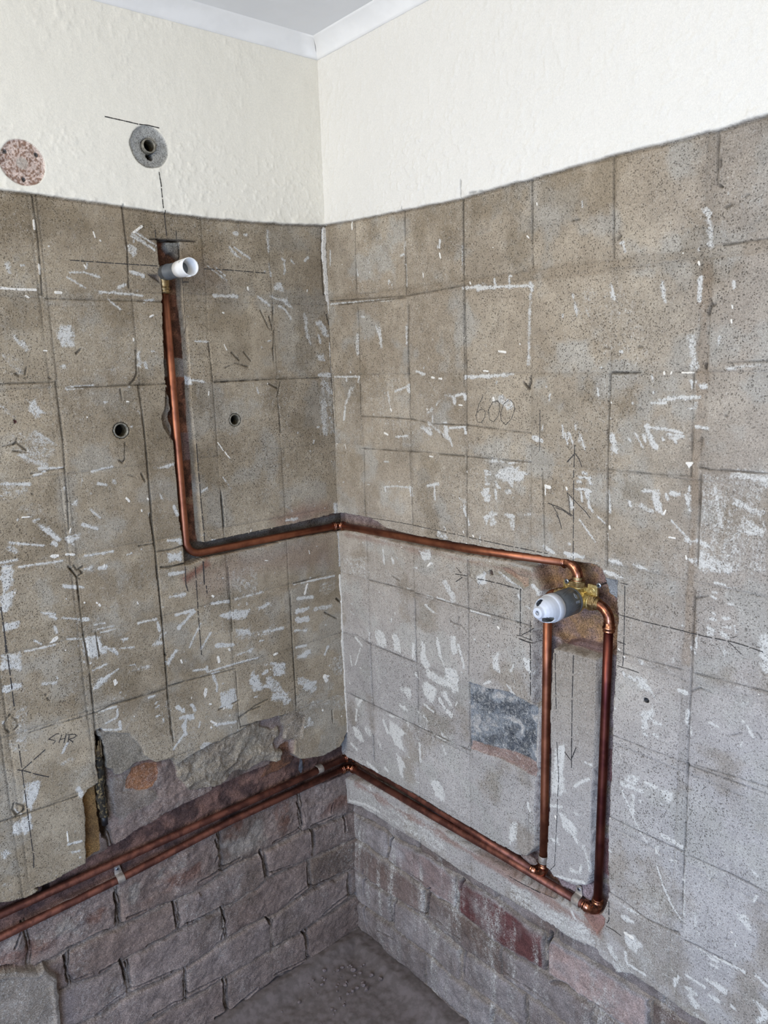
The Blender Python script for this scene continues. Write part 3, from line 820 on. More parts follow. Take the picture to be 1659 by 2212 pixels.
 ('k',13,[-5619,14860,-5565,14690]),
 ('k',9,[-5865,13323,-5936,11906]),
 ('k',29,[-3447,13765,-3470,13717]),
 ('k',19,[-4382,13757,-4404,13740]),
 ('k',19,[-4243,13678,-4262,13661]),
 ('k',13,[-2277,13805,-2333,13730]),
 ('k',11,[-1040,13342,-999,11864]),
 ('k',14,[-8682,17929,-8673,17776,-8681,17506]),
 ('k',33,[-8712,17612,-8715,17544]),
 ('k',19,[-8717,17297,-8742,17288]),
 ('k',12,[-8681,17506,-8683,17325]),
 ('k',11,[-7109,17959,-7152,16579]),
 ('k',12,[-5609,17934,-5638,16609]),
 ('k',35,[-8685,15812,-8654,15682]),
 ('k',17,[-8669,15873,-8713,15786,-8750,15807]),
 ('k',19,[-5458,14749,-5585,14658]),
 ('k',15,[-5622,14871,-5577,14688]),
 ('k',16,[-7173,14913,-7395,14906,-7641,14910]),
 ('k',23,[-8663,15022,-8653,14960]),
 ('k',19,[-7221,16842,-7260,16875]),
 ('k',14,[-6385,17207,-6537,17212]),
 ('k',23,[-8211,15742,-8239,15740]),
 ('k',17,[-7016,15281,-7113,15272]),
 ('k',16,[-7597,15276,-7657,15274]),
 ('k',16,[-4088,18212,-4057,14677]),
 ('k',16,[-4304,17970,-4602,17957]),
 ('k',14,[-8716,17320,-8755,17279]),
 ('k',7,[-8821,16551,-9386,16557]),
 ('k',7,[-8856,15031,-9485,15045]),
 ('k',12,[-9076,17111,-9111,17128]),
 ('k',17,[-8819,17020,-8890,17037]),
 ('k',21,[-16,14888,-44,14476,-51,13781]),
 ('k',11,[-4081,17885,-4092,16572]),
 ('k',14,[-4097,16411,-4113,14818]),
 ('k',12,[-2546,18027,-2528,16429]),
 ('k',18,[-2589,16220,-2540,15542,-2535,14788]),
 ('k',10,[-1026,17938,-965,16554]),
 ('k',10,[-1029,16298,-967,13957]),
 ('k',20,[-1078,15370,-1125,15273]),
 ('k',12,[-51,16497,-933,16462,-2505,16402,-4098,16464]),
 ('k',13,[-328,16395,-2504,16372]),
 ('k',12,[-7172,14910,-7436,14908]),
 ('k',9,[-7523,14902,-7650,14911]),
 ('k',8,[-7150,14895,-7134,13919,-7172,11876]),
 ('k',11,[-8653,14007,-8646,13591]),
 ('k',11,[-8646,13591,-8797,13569,-9139,13582,-9580,13588]),
 ('k',16,[-8646,15017,-8640,14956]),
 ('k',6,[-7149,13430,-7877,13428]),
 ('k',9,[-7877,13428,-8043,13429]),
 ('k',6,[-8043,13429,-8510,13451]),
 ('k',7,[-8661,13484,-8682,12162]),
 ('k',9,[-8694,14107,-8722,14099]),
 ('k',5,[-8486,14888,-8520,13452]),
 ('k',17,[-8972,14321,-8978,14317]),
 ('k',8,[-8659,11797,-8664,11207,-8673,10556,-8673,10224]),
 ('k',8,[-8673,10224,-8677,9636,-8691,8669]),
 ('k',6,[-8673,11665,-8782,11721,-8851,11737]),
 ('k',11,[-8674,10208,-8720,10257,-8815,10320]),
 ('k',6,[-8815,10320,-8975,10307]),
 ('k',7,[-9317,9759,-9449,9841]),
 ('k',6,[-9621,9922,-9679,9928,-9726,9867]),
 ('k',5,[-7363,9018,-7920,9030,-8697,9059]),
 ('k',5,[-7394,10490,-7917,10500,-8674,10524,-9794,10577]),
 ('k',5,[-8780,9076,-9868,9187]),
 ('k',9,[-8691,9056,-8695,8467,-8701,8069]),
 ('k',18,[-8695,8067,-8707,7667]),
 ('k',9,[-8692,7659,-8707,6735,-8717,6317]),
 ('k',49,[-8617,6084,-8667,6094]),
 ('k',19,[-8721,6309,-8722,6213]),
 ('k',8,[-7343,7523,-8195,7531]),
 ('k',9,[-8195,7531,-8696,7559]),
 ('k',5,[-8775,7539,-9439,7574,-9974,7565]),
 ('k',12,[-7386,6107,-7708,6088,-8108,6013,-8607,6078]),
 ('k',11,[-8770,6030,-8966,6058,-9525,6099]),
 ('k',14,[-9858,6139,-9960,6148,-10070,6104]),
 ('k',7,[-8682,9033,-9875,9076]),
 ('k',10,[-7371,6600,-7361,6299,-7385,6130]),
 ('k',16,[-9414,6457,-9458,6475]),
 ('k',14,[-9786,6742,-9820,6744]),
 ('k',11,[-1032,10389,-2528,10444]),
 ('k',10,[-2567,10425,-4081,10445,-5656,10481]),
 ('k',24,[-2575,10287,-2571,9949]),
 ('k',14,[-2571,9949,-2575,8892]),
 ('k',39,[-4127,11378,-4159,11232,-4141,11127]),
 ('k',17,[-4094,11398,-4093,10836]),
 ('k',7,[-4119,10738,-4096,9073]),
 ('k',15,[-3581,10073,-3653,10051]),
 ('k',13,[-3688,10033,-3901,10047,-4056,9941]),
 ('k',13,[-3851,10206,-3814,10091]),
 ('k',12,[26,8871,-524,8952,-992,8861,-2513,8874]),
 ('k',11,[-176,7368,-1005,7387,-2545,7408,-4110,7455]),
 ('k',12,[-1014,8836,-1046,7274]),
 ('k',21,[-1011,6616,-999,5958]),
 ('k',11,[-2608,8700,-2589,7515]),
 ('k',15,[-4111,8889,-4128,7463]),
 ('k',16,[-5885,10468,-5873,10274,-5688,10164]),
 ('k',18,[-5836,9757,-5814,9629]),
 ('k',14,[-5073,9349,-5041,9250]),
 ('k',48,[-4699,11288,-4731,11257]),
 ('k',26,[-2887,10012,-2906,10002]),
 ('k',16,[-1837,10640,-2086,10576]),
 ('k',22,[-6991,6163,-7041,6098]),
 ('g',80,[-2598,3380,-2510,2672]),
 ('g',56,[-1350,4030,-1153,3406]),
 ('g',50,[-3652,4146,-3618,3914]),
 ('g',60,[-6053,4385,-5965,4029,-5983,3652]),
 ('g',28,[-1382,2420,-1349,1701]),
 ('g',34,[-3680,2405,-3656,1745]),
 ('g',51,[-6231,4707,-6295,4411]),
 ('g',44,[-191,2564,-169,1826]),
 ('g',50,[-103,1391,-234,900,-345,740]),
 ('g',36,[-6075,4373,-5986,4094,-5972,3671,-5899,3482]),
 ('g',61,[-6977,4764,-7173,4794,-7209,4658]),
 ('g',21,[-7308,4595,-7623,4617,-8220,4658,-8777,4697,-9169,4780]),  # shadow under the broken render edge, darkened like a gap
 ('g',23,[-6052,3272,-6309,3382,-7339,3516]),
 ('g',36,[-1986,3390,-2651,3410]),
 ('g',19,[-324,2416,-1310,2432]),
 ('g',32,[-1882,2503,-2495,2611]),
 ('g',22,[-2693,2681,-3564,2625]),
 ('g',20,[-4863,2716,-5922,2772]),
 ('g',29,[-1252,1203,-640,1096]),
]
PENCIL_MARKS=[
 ('L','pencil_line',16,0,[-4638,19465,-4337,19450,-4042,19433]),
 ('L','pencil_line',17,0,[-4027,19435,-3853,19444,-3654,19430]),
 ('L','pencil_line',17,1,[-3731,18700,-3709,18463,-3701,18059]),
 ('L','pencil_line',14,0,[-3670,18031,-3657,17579]),
 ('L','pencil_line',14,1,[-5487,17060,-4440,17045,-3891,17040]),
 ('L','pencil_line',15,1,[-2933,17037,-2347,17038,-1559,17016]),
 ('L','pencil_tick',16,0,[-3431,16771,-3280,16776]),
 ('L','pencil_tick',13,0,[-3876,17678,-3872,17545]),
 ('L','pencil_tick',13,0,[-3460,17699,-3462,17543]),
 ('L','pencil_line',7,1,[-3408,16859,-3416,16473,-3411,15984,-3406,15765]),
 ('L','pencil_line',16,1,[-3390,13719,-3385,12588,-3376,11684]),
 ('L','pencil_line',19,1,[-3393,11687,-2099,11677]),
 ('L','pencil_line',20,1,[-3151,11696,-1587,11719,-1386,11721]),
 ('L','pencil_line',19,0,[-3844,11276,-3860,10905,-3831,10768]),
 ('L','pencil_line',16,1,[-3626,11232,-3641,10460,-3649,9348]),
 ('L','pencil_line',25,0,[-3447,11305,-3461,10819]),
 ('L','pencil_line',19,1,[-3419,10810,-3415,10609]),
 ('L','pencil_line',18,1,[-7270,11266,-7267,10389,-7271,9343]),
 ('L','pencil_line',14,0,[-7265,10860,-7289,10396]),
 ('L','pencil_arrow',14,1,[-7284,8678,-7285,7943,-7287,7002,-7285,6424,-7310,6210]),
 ('L','pencil_arrow',17,1,[-6852,8419,-7270,8184]),
 ('L','pencil_arrow',17,1,[-7359,8213,-7260,8158,-7062,8008,-6858,7873]),
 ('L','pencil_lettering',14,0,[-6584,8632,-6632,8650,-6777,8596]),
 ('L','pencil_lettering',14,0,[-6777,8596,-6660,8523,-6714,8467]),
 ('L','pencil_lettering',14,0,[-6540,8598,-6609,8460]),
 ('L','pencil_lettering',15,0,[-6459,8594,-6523,8422]),
 ('L','pencil_lettering',14,0,[-6583,8513,-6490,8517]),
 ('L','pencil_lettering',15,0,[-6414,8540,-6450,8414]),
 ('L','pencil_lettering',15,0,[-6445,8564,-6312,8528,-6282,8486,-6342,8463,-6427,8469,-6357,8380]),
 ('R','pencil_arrow',13,1,[-6518,13770,-6515,13405,-6515,13047,-6527,11841]),
 ('R','pencil_arrow',12,0,[-6525,13631,-6385,13485]),
 ('R','pencil_arrow',12,0,[-6530,13636,-6609,13549,-6661,13439]),
 ('R','pencil_arrow',12,0,[-6382,12979,-6613,12804,-6764,12697,-6844,12613]),
 ('R','pencil_arrow',11,0,[-6382,12979,-6426,12845,-6450,12623]),
 ('R','pencil_line',13,0,[-6153,12697,-6310,12669,-6479,12590]),
 ('R','pencil_line',11,0,[-6154,12605,-6235,12506,-6290,12350]),
 ('R','pencil_line',13,0,[-6374,13484,-6508,13610]),
 ('R','pencil_line',13,0,[-5993,12754,-6272,12702,-6506,12603]),
 ('R','pencil_line',11,0,[-6074,12753,-6196,12594,-6292,12348]),
 ('R','pencil_line',9,0,[-5813,14311,-5809,13926,-5807,13623]),
 ('R','pencil_number',7,0,[-4524,14512,-4419,14362,-4348,14152,-4385,14049,-4479,14046,-4558,14136,-4580,14240,-4528,14289,-4450,14275,-4387,14227]),
 ('R','pencil_number',7,0,[-4879,14445,-4750,14415,-4651,14265,-4675,14107,-4772,14065,-4878,14171,-4923,14296,-4900,14418,-4834,14444]),
 ('R','pencil_number',7,0,[-5129,14467,-5012,14387,-4944,14241,-4947,14106,-5056,14028,-5187,14138,-5259,14295,-5244,14404,-5158,14468]),
 ('R','pencil_line',11,1,[-1131,11824,-1868,11857,-2634,11872,-4047,11867]),
 ('R','pencil_line',14,1,[-4155,11867,-4979,11860,-6005,11873]),
 ('R','pencil_arrow',15,0,[-3779,11073,-4073,11093]),
 ('R','pencil_arrow',12,0,[-3809,11211,-3936,11125]),
 ('R','pencil_arrow',15,0,[-3783,10913,-3969,11047]),
 ('R','pencil_line',16,1,[-4390,11101,-4934,11114,-5433,11106]),
 ('R','pencil_line',16,1,[-5409,11142,-5405,10708,-5399,10244]),
 ('R','pencil_line',14,0,[-5318,10222,-5452,10239]),
 ('R','pencil_line',14,1,[-5417,10244,-5599,10365,-5828,10548]),
 ('R','pencil_line',14,1,[-5452,10229,-5687,10224]),
 ('R','pencil_line',23,0,[-5387,10172,-5542,10165,-5694,10172]),
 ('R','pencil_line',11,1,[-5641,10597,-5641,10211]),
 ('R','pencil_line',19,1,[-5647,10140,-5652,9157]),
 ('R','pencil_arrow',16,1,[-6566,10191,-6559,9435,-6566,8252]),
 ('R','pencil_arrow',16,0,[-6422,8349,-6557,8242,-6659,8526]),
 ('R','pencil_line',14,1,[-6184,10125,-6202,9609,-6228,9030]),
 ('R','pencil_line',11,1,[-6246,8495,-6301,7822,-6259,6590,-6239,6006,-6110,5819]),
 ('R','pencil_line',16,0,[-6561,8602,-6571,8102]),
 ('R','pencil_line',13,1,[-7512,11618,-7525,10913,-7522,10286]),
 ('R','pencil_arrow',14,1,[-7412,11124,-7857,11118,-8379,11133,-8868,11140,-9220,11164,-9472,11155]),
 ('R','pencil_arrow',13,0,[-9498,11150,-9673,11135]),
 ('R','pencil_arrow',9,0,[-9232,11218,-9310,11268]),
 ('R','pencil_arrow',9,0,[-9180,11153,-9285,11088,-9381,11014]),
 ('R','pencil_line',13,0,[-7421,10261,-7631,10265,-7808,10261]),
 ('R','pencil_tick',13,0,[-7433,11649,-7563,11653]),
 ('R','pencil_tick',13,0,[-7412,10676,-7560,10663]),
 ('R','pencil_line',16,1,[-7394,5960,-7406,5568,-7370,5491]),
 ('R','pencil_line',13,0,[-7354,5422,-7503,5427,-7658,5410]),
 ('R','pencil_line',15,1,[-5149,5179,-5502,5204,-5917,5253]),
 ('R','pencil_line',8,1,[-5508,5203,-5893,5266,-6262,5319]),
 ('R','pencil_line',15,0,[-98,5660,-638,5662,-1220,5625]),
 ('R','pencil_line',14,1,[-1219,5604,-2315,5750,-2871,5737,-3350,5717]),
]

# ------------------------------------------------------------------ camera, light, exposure
SC = bpy.context.scene
COL = SC.collection
def srgb(h):
    h = h.lstrip('#'); c = [int(h[i:i+2], 16)/255 for i in (0, 2, 4)]
    return np.array([x/12.92 if x <= .04045 else ((x+.055)/1.055)**2.4 for x in c])

cam_d = bpy.data.cameras.new('camera'); cam = bpy.data.objects.new('camera', cam_d); COL.objects.link(cam)
yaw, pit, rol = CAL['W']
fw = Vector((math.cos(pit)*math.cos(yaw), math.cos(pit)*math.sin(yaw), math.sin(pit)))
ri = fw.cross(Vector((0, 0, 1))).normalized(); up = ri.cross(fw)
cr_, sr_ = math.cos(rol), math.sin(rol)
R2 = cr_*ri + sr_*up; U2 = -sr_*ri + cr_*up
M = Matrix((R2, U2, -fw)).transposed().to_4x4(); M.translation = Vector(CAL['C'])
cam.matrix_world = M
cam_d.sensor_fit = 'VERTICAL'; cam_d.sensor_height = 24; cam_d.lens = CAL['F']/2212*24
cam_d.clip_start = .05
SC.camera = cam
SC.view_settings.view_transform = 'Standard'; SC.view_settings.look = 'None'
SC.view_settings.exposure = 0.0; SC.view_settings.gamma = 1
SC.view_settings.use_curve_mapping = False
SC.cycles.use_adaptive_sampling = True; SC.cycles.adaptive_threshold = .03
SC.cycles.max_bounces = 4; SC.cycles.diffuse_bounces = 2; SC.cycles.glossy_bounces = 3

w = bpy.data.worlds.new('world'); SC.world = w; w.use_nodes = True
bg = w.node_tree.nodes['Background']; bg.inputs[0].default_value = (.93, .95, 1, 1); bg.inputs[1].default_value = .55

def area(name, loc, aim, sx, sy, energy, color):
    d = bpy.data.lights.new(name, 'AREA'); d.shape = 'RECTANGLE'; d.size = sx; d.size_y = sy
    d.energy = energy; d.color = color
    o = bpy.data.objects.new(name, d); COL.objects.link(o); o.location = loc
    o.rotation_euler = (Vector(aim)-Vector(loc)).to_track_quat('-Z', 'Y').to_euler()
    return o
# daylight from a window at the left, plus two added fills, cool low and warm high
area('window_light', (-2.6, -.55, 1.75), (0, -.35, 1.25), .9, 1.1, 34, (1, .97, .9))
area('cool_low_fill', (-1.8, -1.5, .75), (0, -.75, .6), .9, 1.1, 29, (.42, .62, 1))  # added fill that turns the lower right wall blue, no door there
area('warm_top_fill', (-1.15, -1.2, 2.12), (-.3, -.4, 1.2), .5, .5, 6, (1, .93, .8))  # added warm fill standing in for bounce off the ceiling

# ------------------------------------------------------------------ noise on arrays
def vnoise(x, y, seed):
    t = np.random.RandomState(seed).rand(256, 256).astype(np.float32)
    xi = np.floor(x).astype(np.int32); yi = np.floor(y).astype(np.int32)
    fx = (x-xi).astype(np.float32); fy = (y-yi).astype(np.float32)
    fx = fx*fx*(3-2*fx); fy = fy*fy*(3-2*fy)
    a, b = xi & 255, (xi+1) & 255; c, d = yi & 255, (yi+1) & 255
    return (t[a, c]*(1-fx)+t[b, c]*fx)*(1-fy) + (t[a, d]*(1-fx)+t[b, d]*fx)*fy
def fbm(u, z, freq, seed, octs=4):
    r = 0; amp = 1; tot = 0
    for o in range(octs):
        r = r + amp*vnoise(u*freq+31.7*o+7, z*freq+17.3*o+3, seed+o); tot += amp; amp *= .5; freq *= 2.03
    return (r/tot - .5)*2
def ss(x, a, b):
    t = np.clip((x-a)/(b-a), 0, 1); return t*t*(3-2*t)

# ------------------------------------------------------------------ a wall as a fine relief grid
class Wall:
    def __init__(s, us, zs):
        s.us, s.zs = us.astype(np.float32), zs.astype(np.float32)
        s.U, s.Z = np.meshgrid(s.us, s.zs)
        s.H = np.zeros_like(s.U); s.A = np.zeros(s.U.shape+(3,), np.float32)
        s.lime = np.zeros_like(s.U); s.cream = np.zeros_like(s.U); s.grit = np.full_like(s.U, .5); s.pore = np.full_like(s.U, .6)
        s.dU = np.zeros_like(s.U); s.dZ = np.zeros_like(s.U)
        s.wob = fbm(s.U, s.Z, 45, 5, 4)
    def box(s, P, m):
        a, b = np.searchsorted(s.us, [P[:, 0].min()-m, P[:, 0].max()+m]); c, d = np.searchsorted(s.zs, [P[:, 1].min()-m, P[:, 1].max()+m])
        return slice(c, d), slice(a, b)
    def seg(s, P, sl, closed):
        U, Z = s.U[sl], s.Z[sl]; D = np.full(U.shape, 1e9, np.float32); n = len(P)
        for i in range(n if closed else n-1):
            a = P[i]; b = P[(i+1) % n]; e = b-a; L = float(e@e)+1e-12
            t = np.clip(((U-a[0])*e[0]+(Z-a[1])*e[1])/L, 0, 1)
            D = np.minimum(D, (U-a[0]-t*e[0])**2+(Z-a[1]-t*e[1])**2)
        return np.sqrt(D)
    def sd(s, P, m=.01):
        sl = s.box(P, m); D = s.seg(P, sl, True); U, Z = s.U[sl], s.Z[sl]; ins = np.zeros(U.shape, bool); n = len(P)
        for i in range(n):
            a = P[i]; b = P[(i+1) % n]
            if a[1] == b[1]: continue
            c = (a[1] > Z) != (b[1] > Z)
            ins ^= c & (U < (b[0]-a[0])*(Z-a[1])/(b[1]-a[1])+a[0])
        return sl, np.where(ins, D, -D)
    def snap(s, sl, D, cell=.0015):
        gz, gu = np.gradient(D, s.zs[sl[0]], s.us[sl[1]])
        g2 = gu*gu+gz*gz+1e-6; k = (np.abs(D) < cell*.62) & (g2 > .2)
        s.dU[sl] = np.where(k, np.clip(-D*gu/g2, -.0009, .0009), s.dU[sl])
        s.dZ[sl] = np.where(k, np.clip(-D*gz/g2, -.0009, .0009), s.dZ[sl])
    def zone(s, P, h=None, col=None, ramp=.0018, rag=0., crisp=False, grit=None, lime=None, cream=None, pore=None, cw=.0012, coff=0., add=False):
        if isinstance(P, str): P = poly(P)
        sl, D = s.sd(P, .012)
        if rag: D = D+s.wob[sl]*rag
        if crisp: s.snap(sl, D)
        if h is not None:
            t = np.clip(D/ramp, 0, 1); hh = h(s.U[sl], s.Z[sl], D) if callable(h) else h
            s.H[sl] = s.H[sl]+t*hh if add else s.H[sl]*(1-t)+hh*t
        t = np.clip((D-coff)/cw, 0, 1)
        if col is not None:
            c = col(s.U[sl], s.Z[sl]) if callable(col) else np.broadcast_to(col, s.A[sl].shape)
            s.A[sl] = s.A[sl]*(1-t[..., None])+c*t[..., None]
        for nm, v in (('grit', grit), ('lime', lime), ('cream', cream), ('pore', pore)):
            if v is not None:
                a = getattr(s, nm); a[sl] = a[sl]*(1-t)+v*t
        return sl, D
    def circle(s, u, z, r): 
        return np.array([(u+r*math.cos(k*math.pi/14), z+r*math.sin(k*math.pi/14)) for k in range(28)])
    def height(s, u, z):
        i = np.clip(np.searchsorted(s.us, u), 1, len(s.us)-1); j = np.clip(np.searchsorted(s.zs, z), 1, len(s.zs)-1)
        fu = (u-s.us[i-1])/(s.us[i]-s.us[i-1]); fz = (z-s.zs[j-1])/(s.zs[j]-s.zs[j-1])
        return max(s.H[j, i], s.H[j-1, i], s.H[j, i-1], s.H[j-1, i-1])

def poly(name): return np.array(ZONES[name], float).reshape(-1, 2)/1e4
def mixc(a, b, n): return a*(1-n[..., None])+b*n[..., None]
def noisy(c1, c2, freq, seed, k=1.2):
    a, b = srgb(c1), srgb(c2)
    return lambda U, Z: mixc(a, b, np.clip(.5+k*fbm(U, Z, freq, seed), 0, 1))

RENDER_A, RENDER_B = '#a89a84', '#8f806a'
def render_base(W, cols, rows, seed, cool):
    """bare cement backing with the print of the old tiles"""
    U, Z = W.U, W.Z
    n = fbm(U, Z, 9, seed, 5); n2 = fbm(U, Z, 60, seed+9, 3)
    W.A[:] = mixc(srgb(RENDER_A), srgb(RENDER_B), np.clip(.5+.9*n+.35*n2, 0, 1))
    d = cool(U, Z)[..., None]
    W.A[:] = W.A*(1-d)+srgb('#a5a09c')*d
    W.A[:] = mixc(W.A, srgb('#a3a097')+0*W.A, (.5 if seed > 50 else .35)*ss(fbm(U, Z, 17, seed+21, 5), .02, .40))
    W.A[:] = mixc(W.A, srgb('#75664f')+0*W.A, .45*ss(fbm(U, Z, 13, seed+22, 5), .05, .45))
    W.A *= (1+.14*fbm(U, Z, 25, seed+20, 4))[..., None]
    W.H[:] = .0006*fbm(U, Z, 30, seed+2)+.0012*fbm(U, Z, 5, seed+3)
    # tile prints
    ci = np.searchsorted(np.array(cols), U); ri_ = np.searchsorted(np.array(rows), Z)
    rs = np.random.RandomState(seed); tab = rs.rand(40, 40); tab2 = rs.rand(40, 40)
    W.A *= (.93+.14*tab[ci, ri_])[..., None]
    W.H += .0012*(tab2[ci, ri_]-.5)
    wig = .0008*fbm(U, Z, 18, seed+5)
    for c in cols:
        d = np.abs(U-c+wig); br = ss(fbm(U*0+c*7, Z, 14, int(abs(c)*1000)+seed), -.5, .4)
        W.H -= .0013*np.exp(-(d/.0016)**2)*(.35+.65*br); W.A *= (1-.16*np.exp(-(d/.0013)**2)*(.15+.85*br)-.06*np.exp(-(d/.008)**2))[..., None]
    for c in rows:
        d = np.abs(Z-c+wig); br = ss(fbm(U, Z*0+c*7, 14, int(c*1000)+seed), -.5, .4)
        W.H -= .0012*np.exp(-(d/.0016)**2)*(.35+.65*br); W.A *= (1-.14*np.exp(-(d/.0013)**2)*(.15+.85*br)-.05*np.exp(-(d/.008)**2))[..., None]
    # old combed adhesive, a general light dusting
    W.lime[:] = .22+.20*fbm(U, Z, 7, seed+11, 5)+.10*fbm(U*2.2, Z*.6, 60, seed+12, 3)
    W.pore[:] = .45+.5*ss(fbm(U, Z, 6, seed+13), -.5, .6)

def brick_face(W, J, V, name, seed, base_depth, pal, special, streak=0.):
    """courses of rough brick with worn joints"""
    P = poly(name) if isinstance(name, str) else name
    sl, D = W.sd(P, .012); U, Z = W.U[sl], W.Z[sl]
    D = D+W.wob[sl]*.003
    wig = .0055*fbm(U, Z, 22, seed)+.0022*fbm(U, Z, 90, seed+1, 3)
    lines = [np.interp(U, np.array(j[0])/1e4, np.array(j[1])/1e4)+wig for j in J]
    row = np.zeros(U.shape, int); dr = np.full(U.shape, 9., np.float32)
    sg = np.zeros(U.shape, np.float32)
    for ln in lines:
        row += (Z < ln); q = np.abs(Z-ln); sg = np.where(q < dr, Z-ln, sg); dr = np.minimum(dr, q)
    dv = np.full(U.shape, 9., np.float32); bi = np.zeros(U.shape, int)
    for k in range(len(lines)+1):
        v = sorted(np.array(V[k])/1e4) if k < len(V) else []
        if len(v): 
            ext = [v[0]-.225*(i+1) for i in range(4)]; v = ext[::-1]+list(v)
        m = row == k; b = np.zeros(U.shape, int); dd = np.full(U.shape, 9., np.float32)
        for c in v:
            b += (U > c+wig); dd = np.minimum(dd, np.abs(U-c-wig*1.3))
        dv = np.where(m, dd, dv); bi = np.where(m, b, bi)
    rs = np.random.RandomState(seed+5); t1 = rs.rand(12, 24); t2 = rs.rand(12, 24); t3 = rs.rand(12, 24)
    d = np.minimum(dr, dv*1.05)
    jw = .0050+.0035*fbm(U, Z, 22, seed+7)+.0015*fbm(U, Z, 90, seed+45, 2)
    jt = ss(d, jw*.55, jw*1.35)                       # 0 in the joint, 1 on the brick
    # raked, partly filled joints with fine dark splits along one side
    fill = ss(fbm(U, Z, 14, seed+8), -.35, .5)
    sgn = np.where(dr < dv, sg, dv)
    crk = np.exp(-((sgn-.0034)/.0017)**2)*ss(fbm(U, Z, 22, seed+33), -.35, .15)
    hb = -base_depth+.0055*(t2[row, bi]-.5)+.0024*fbm(U, Z, 40, seed+9)+.0040*fbm(U, Z, 12, seed+10)+.0010*fbm(U, Z, 130, seed+44, 3)-.0030*np.exp(-(d/.009)**2)
    hj = -base_depth-.0015-.008*(1-fill)+.0035*fbm(U, Z, 60, seed+12)-.009*crk
    hh = hb*jt+hj*(1-jt)
    top = ss(Z, .415, .445)*(1-ss(-U, .9, 1.2)) if seed == 31 else 0*U
    hh = hh+top*(.0045*fbm(U, Z, 30, seed+60)+.0015*fbm(U, Z, 110, seed+61, 2))
    c1, c2, c3, mort = [srgb(x) for x in pal]
    n = np.clip(t1[row, bi]*1.0+.5*fbm(U, Z, 16, seed+13), 0, 1)
    cb = mixc(c1, c2, n); cb = mixc(cb, c3, ss(fbm(U, Z, 10, seed+14)+.8*(t3[row, bi]-.6), .0, .55)*.8)
    for (r_, b_, hx, k) in special:
        m = ((row == r_) & (bi == b_)).astype(np.float32)*k*ss(fbm(U, Z, 14, seed+40), -.7, .1)*ss(d, .006, .014); cb = mixc(cb, srgb(hx)+0*cb, m)
    cb = cb*(1+.30*fbm(U, Z, 70, seed+15, 4)+.16*fbm(U, Z, 9, seed+46, 3))[..., None]
    cm = mort*(1+.25*fbm(U, Z, 50, seed+16, 3))[..., None]
    cc = mixc(cm, cb, jt)*(1-.35*crk*(1-jt))[..., None]
    cc = mixc(cc, srgb('#8f867c')+0*cc, top*.8*ss(fbm(U, Z, 13, seed+62, 5), .05, .3)); cc = mixc(cc, srgb('#6a4536')+0*cc, top*.6*ss(fbm(U, Z, 16, seed+63, 4), .12, .4))
    t = np.clip(D/.004, 0, 1); W.snap(sl, D)
    W.H[sl] = W.H[sl]*(1-t)+hh*t
    t = np.clip(D/.0015, 0, 1)
    W.A[sl] = W.A[sl]*(1-t[..., None])+cc*t[..., None]
    W.lime[sl] = W.lime[sl]*(1-t)+t*(.20+.26*fbm(U*1.6, Z*.6, 14, seed+17, 5)+streak*fbm(U*5, Z*.7, 12, seed+18, 3)); W.cream[sl] *= (1-t)
    W.grit[sl] = W.grit[sl]*(1-t)+.9*t; W.pore[sl] = W.pore[sl]*(1-t)+.15*t

def flecks(side, seed, n, lo, hi):
    rs = np.random.RandomState(seed); out = []
    for i in range(n):
        u = -rs.rand()*hi; z = .6+1.15*rs.rand(); a = rs.choice([rs.rand()*.5-.25, 1.2+rs.rand()*.8]); L = .001+.012*rs.rand()**3
        out.append((rs.choice(['l', 'l', 'm', 'c']), int(5+12*rs.rand()), [int((u)*1e4), int(z*1e4), int((u+L*math.cos(a))*1e4), int((z+L*math.sin(a))*1e4)]))
    return out
def apply_marks(W, marks):
    rag = fbm(W.U, W.Z, 120, 77, 3)
    for n, (k, wd, pts) in enumerate(marks):
        P = np.array(pts, float).reshape(-1, 2)/1e4; wd = wd/1e4
        if k in 'pqC':
            sl, D = W.sd(P, .008)
            v = ss(D+rag[sl]*(.0016 if k == 'C' else .0045), -.0025 if k == 'C' else -.0060, .0030 if k == 'C' else .0060)
            if k == 'C': W.cream[sl] = np.maximum(W.cream[sl], v)
            else:
                inn = .80 if k == 'p' else .52
                q_ = P-P.mean(0); ev = np.linalg.eigh(q_.T@q_)[1][:, 1]; al = W.U[sl]*ev[0]+W.Z[sl]*ev[1]; ac = W.Z[sl]*ev[0]-W.U[sl]*ev[1]
                st = fbm(al*40, ac*330, 1, 500+n, 3)
                inn = inn-.10*(1+rag[sl])*(.5 if k == 'p' else 1)+(.34 if k == 'p' else .16)*st-.05
                W.lime[sl] = np.maximum(W.lime[sl], v*inn+W.lime[sl]*.35*v)
        elif k == 'g': continue
        else:
            sl = W.box(P, wd+.008); D = W.seg(P, sl, False)
            if k in 'lm':
                v = ss(wd*.5+.0008-D+rag[sl]*min(.0045, wd*.5), -.0045, .0030)
                W.lime[sl] = np.maximum(W.lime[sl], v*(.9 if k == 'l' else .64))
            elif k == 'c':
                v = ss(wd*.5+.0004-D+rag[sl]*min(.0025, wd*.3), -.0016, .0012); W.cream[sl] = np.maximum(W.cream[sl], v)
                W.H[sl] += .0005*v
            elif k == 'k':
                D = D+rag[sl]*.0008+.0006*W.wob[sl]
                v = np.clip(1-(D-wd*.25)/.0016, 0, 1); v = v*ss(fbm(W.U[sl], W.Z[sl], 35, 400+n), -.75, -.1)
                W.H[sl] -= v*min(.006, .0016+wd*.9); W.A[sl] *= (1-.55*v)[..., None]; W.lime[sl] *= 1-v  # crack cut into the relief, its shade also put into the colour

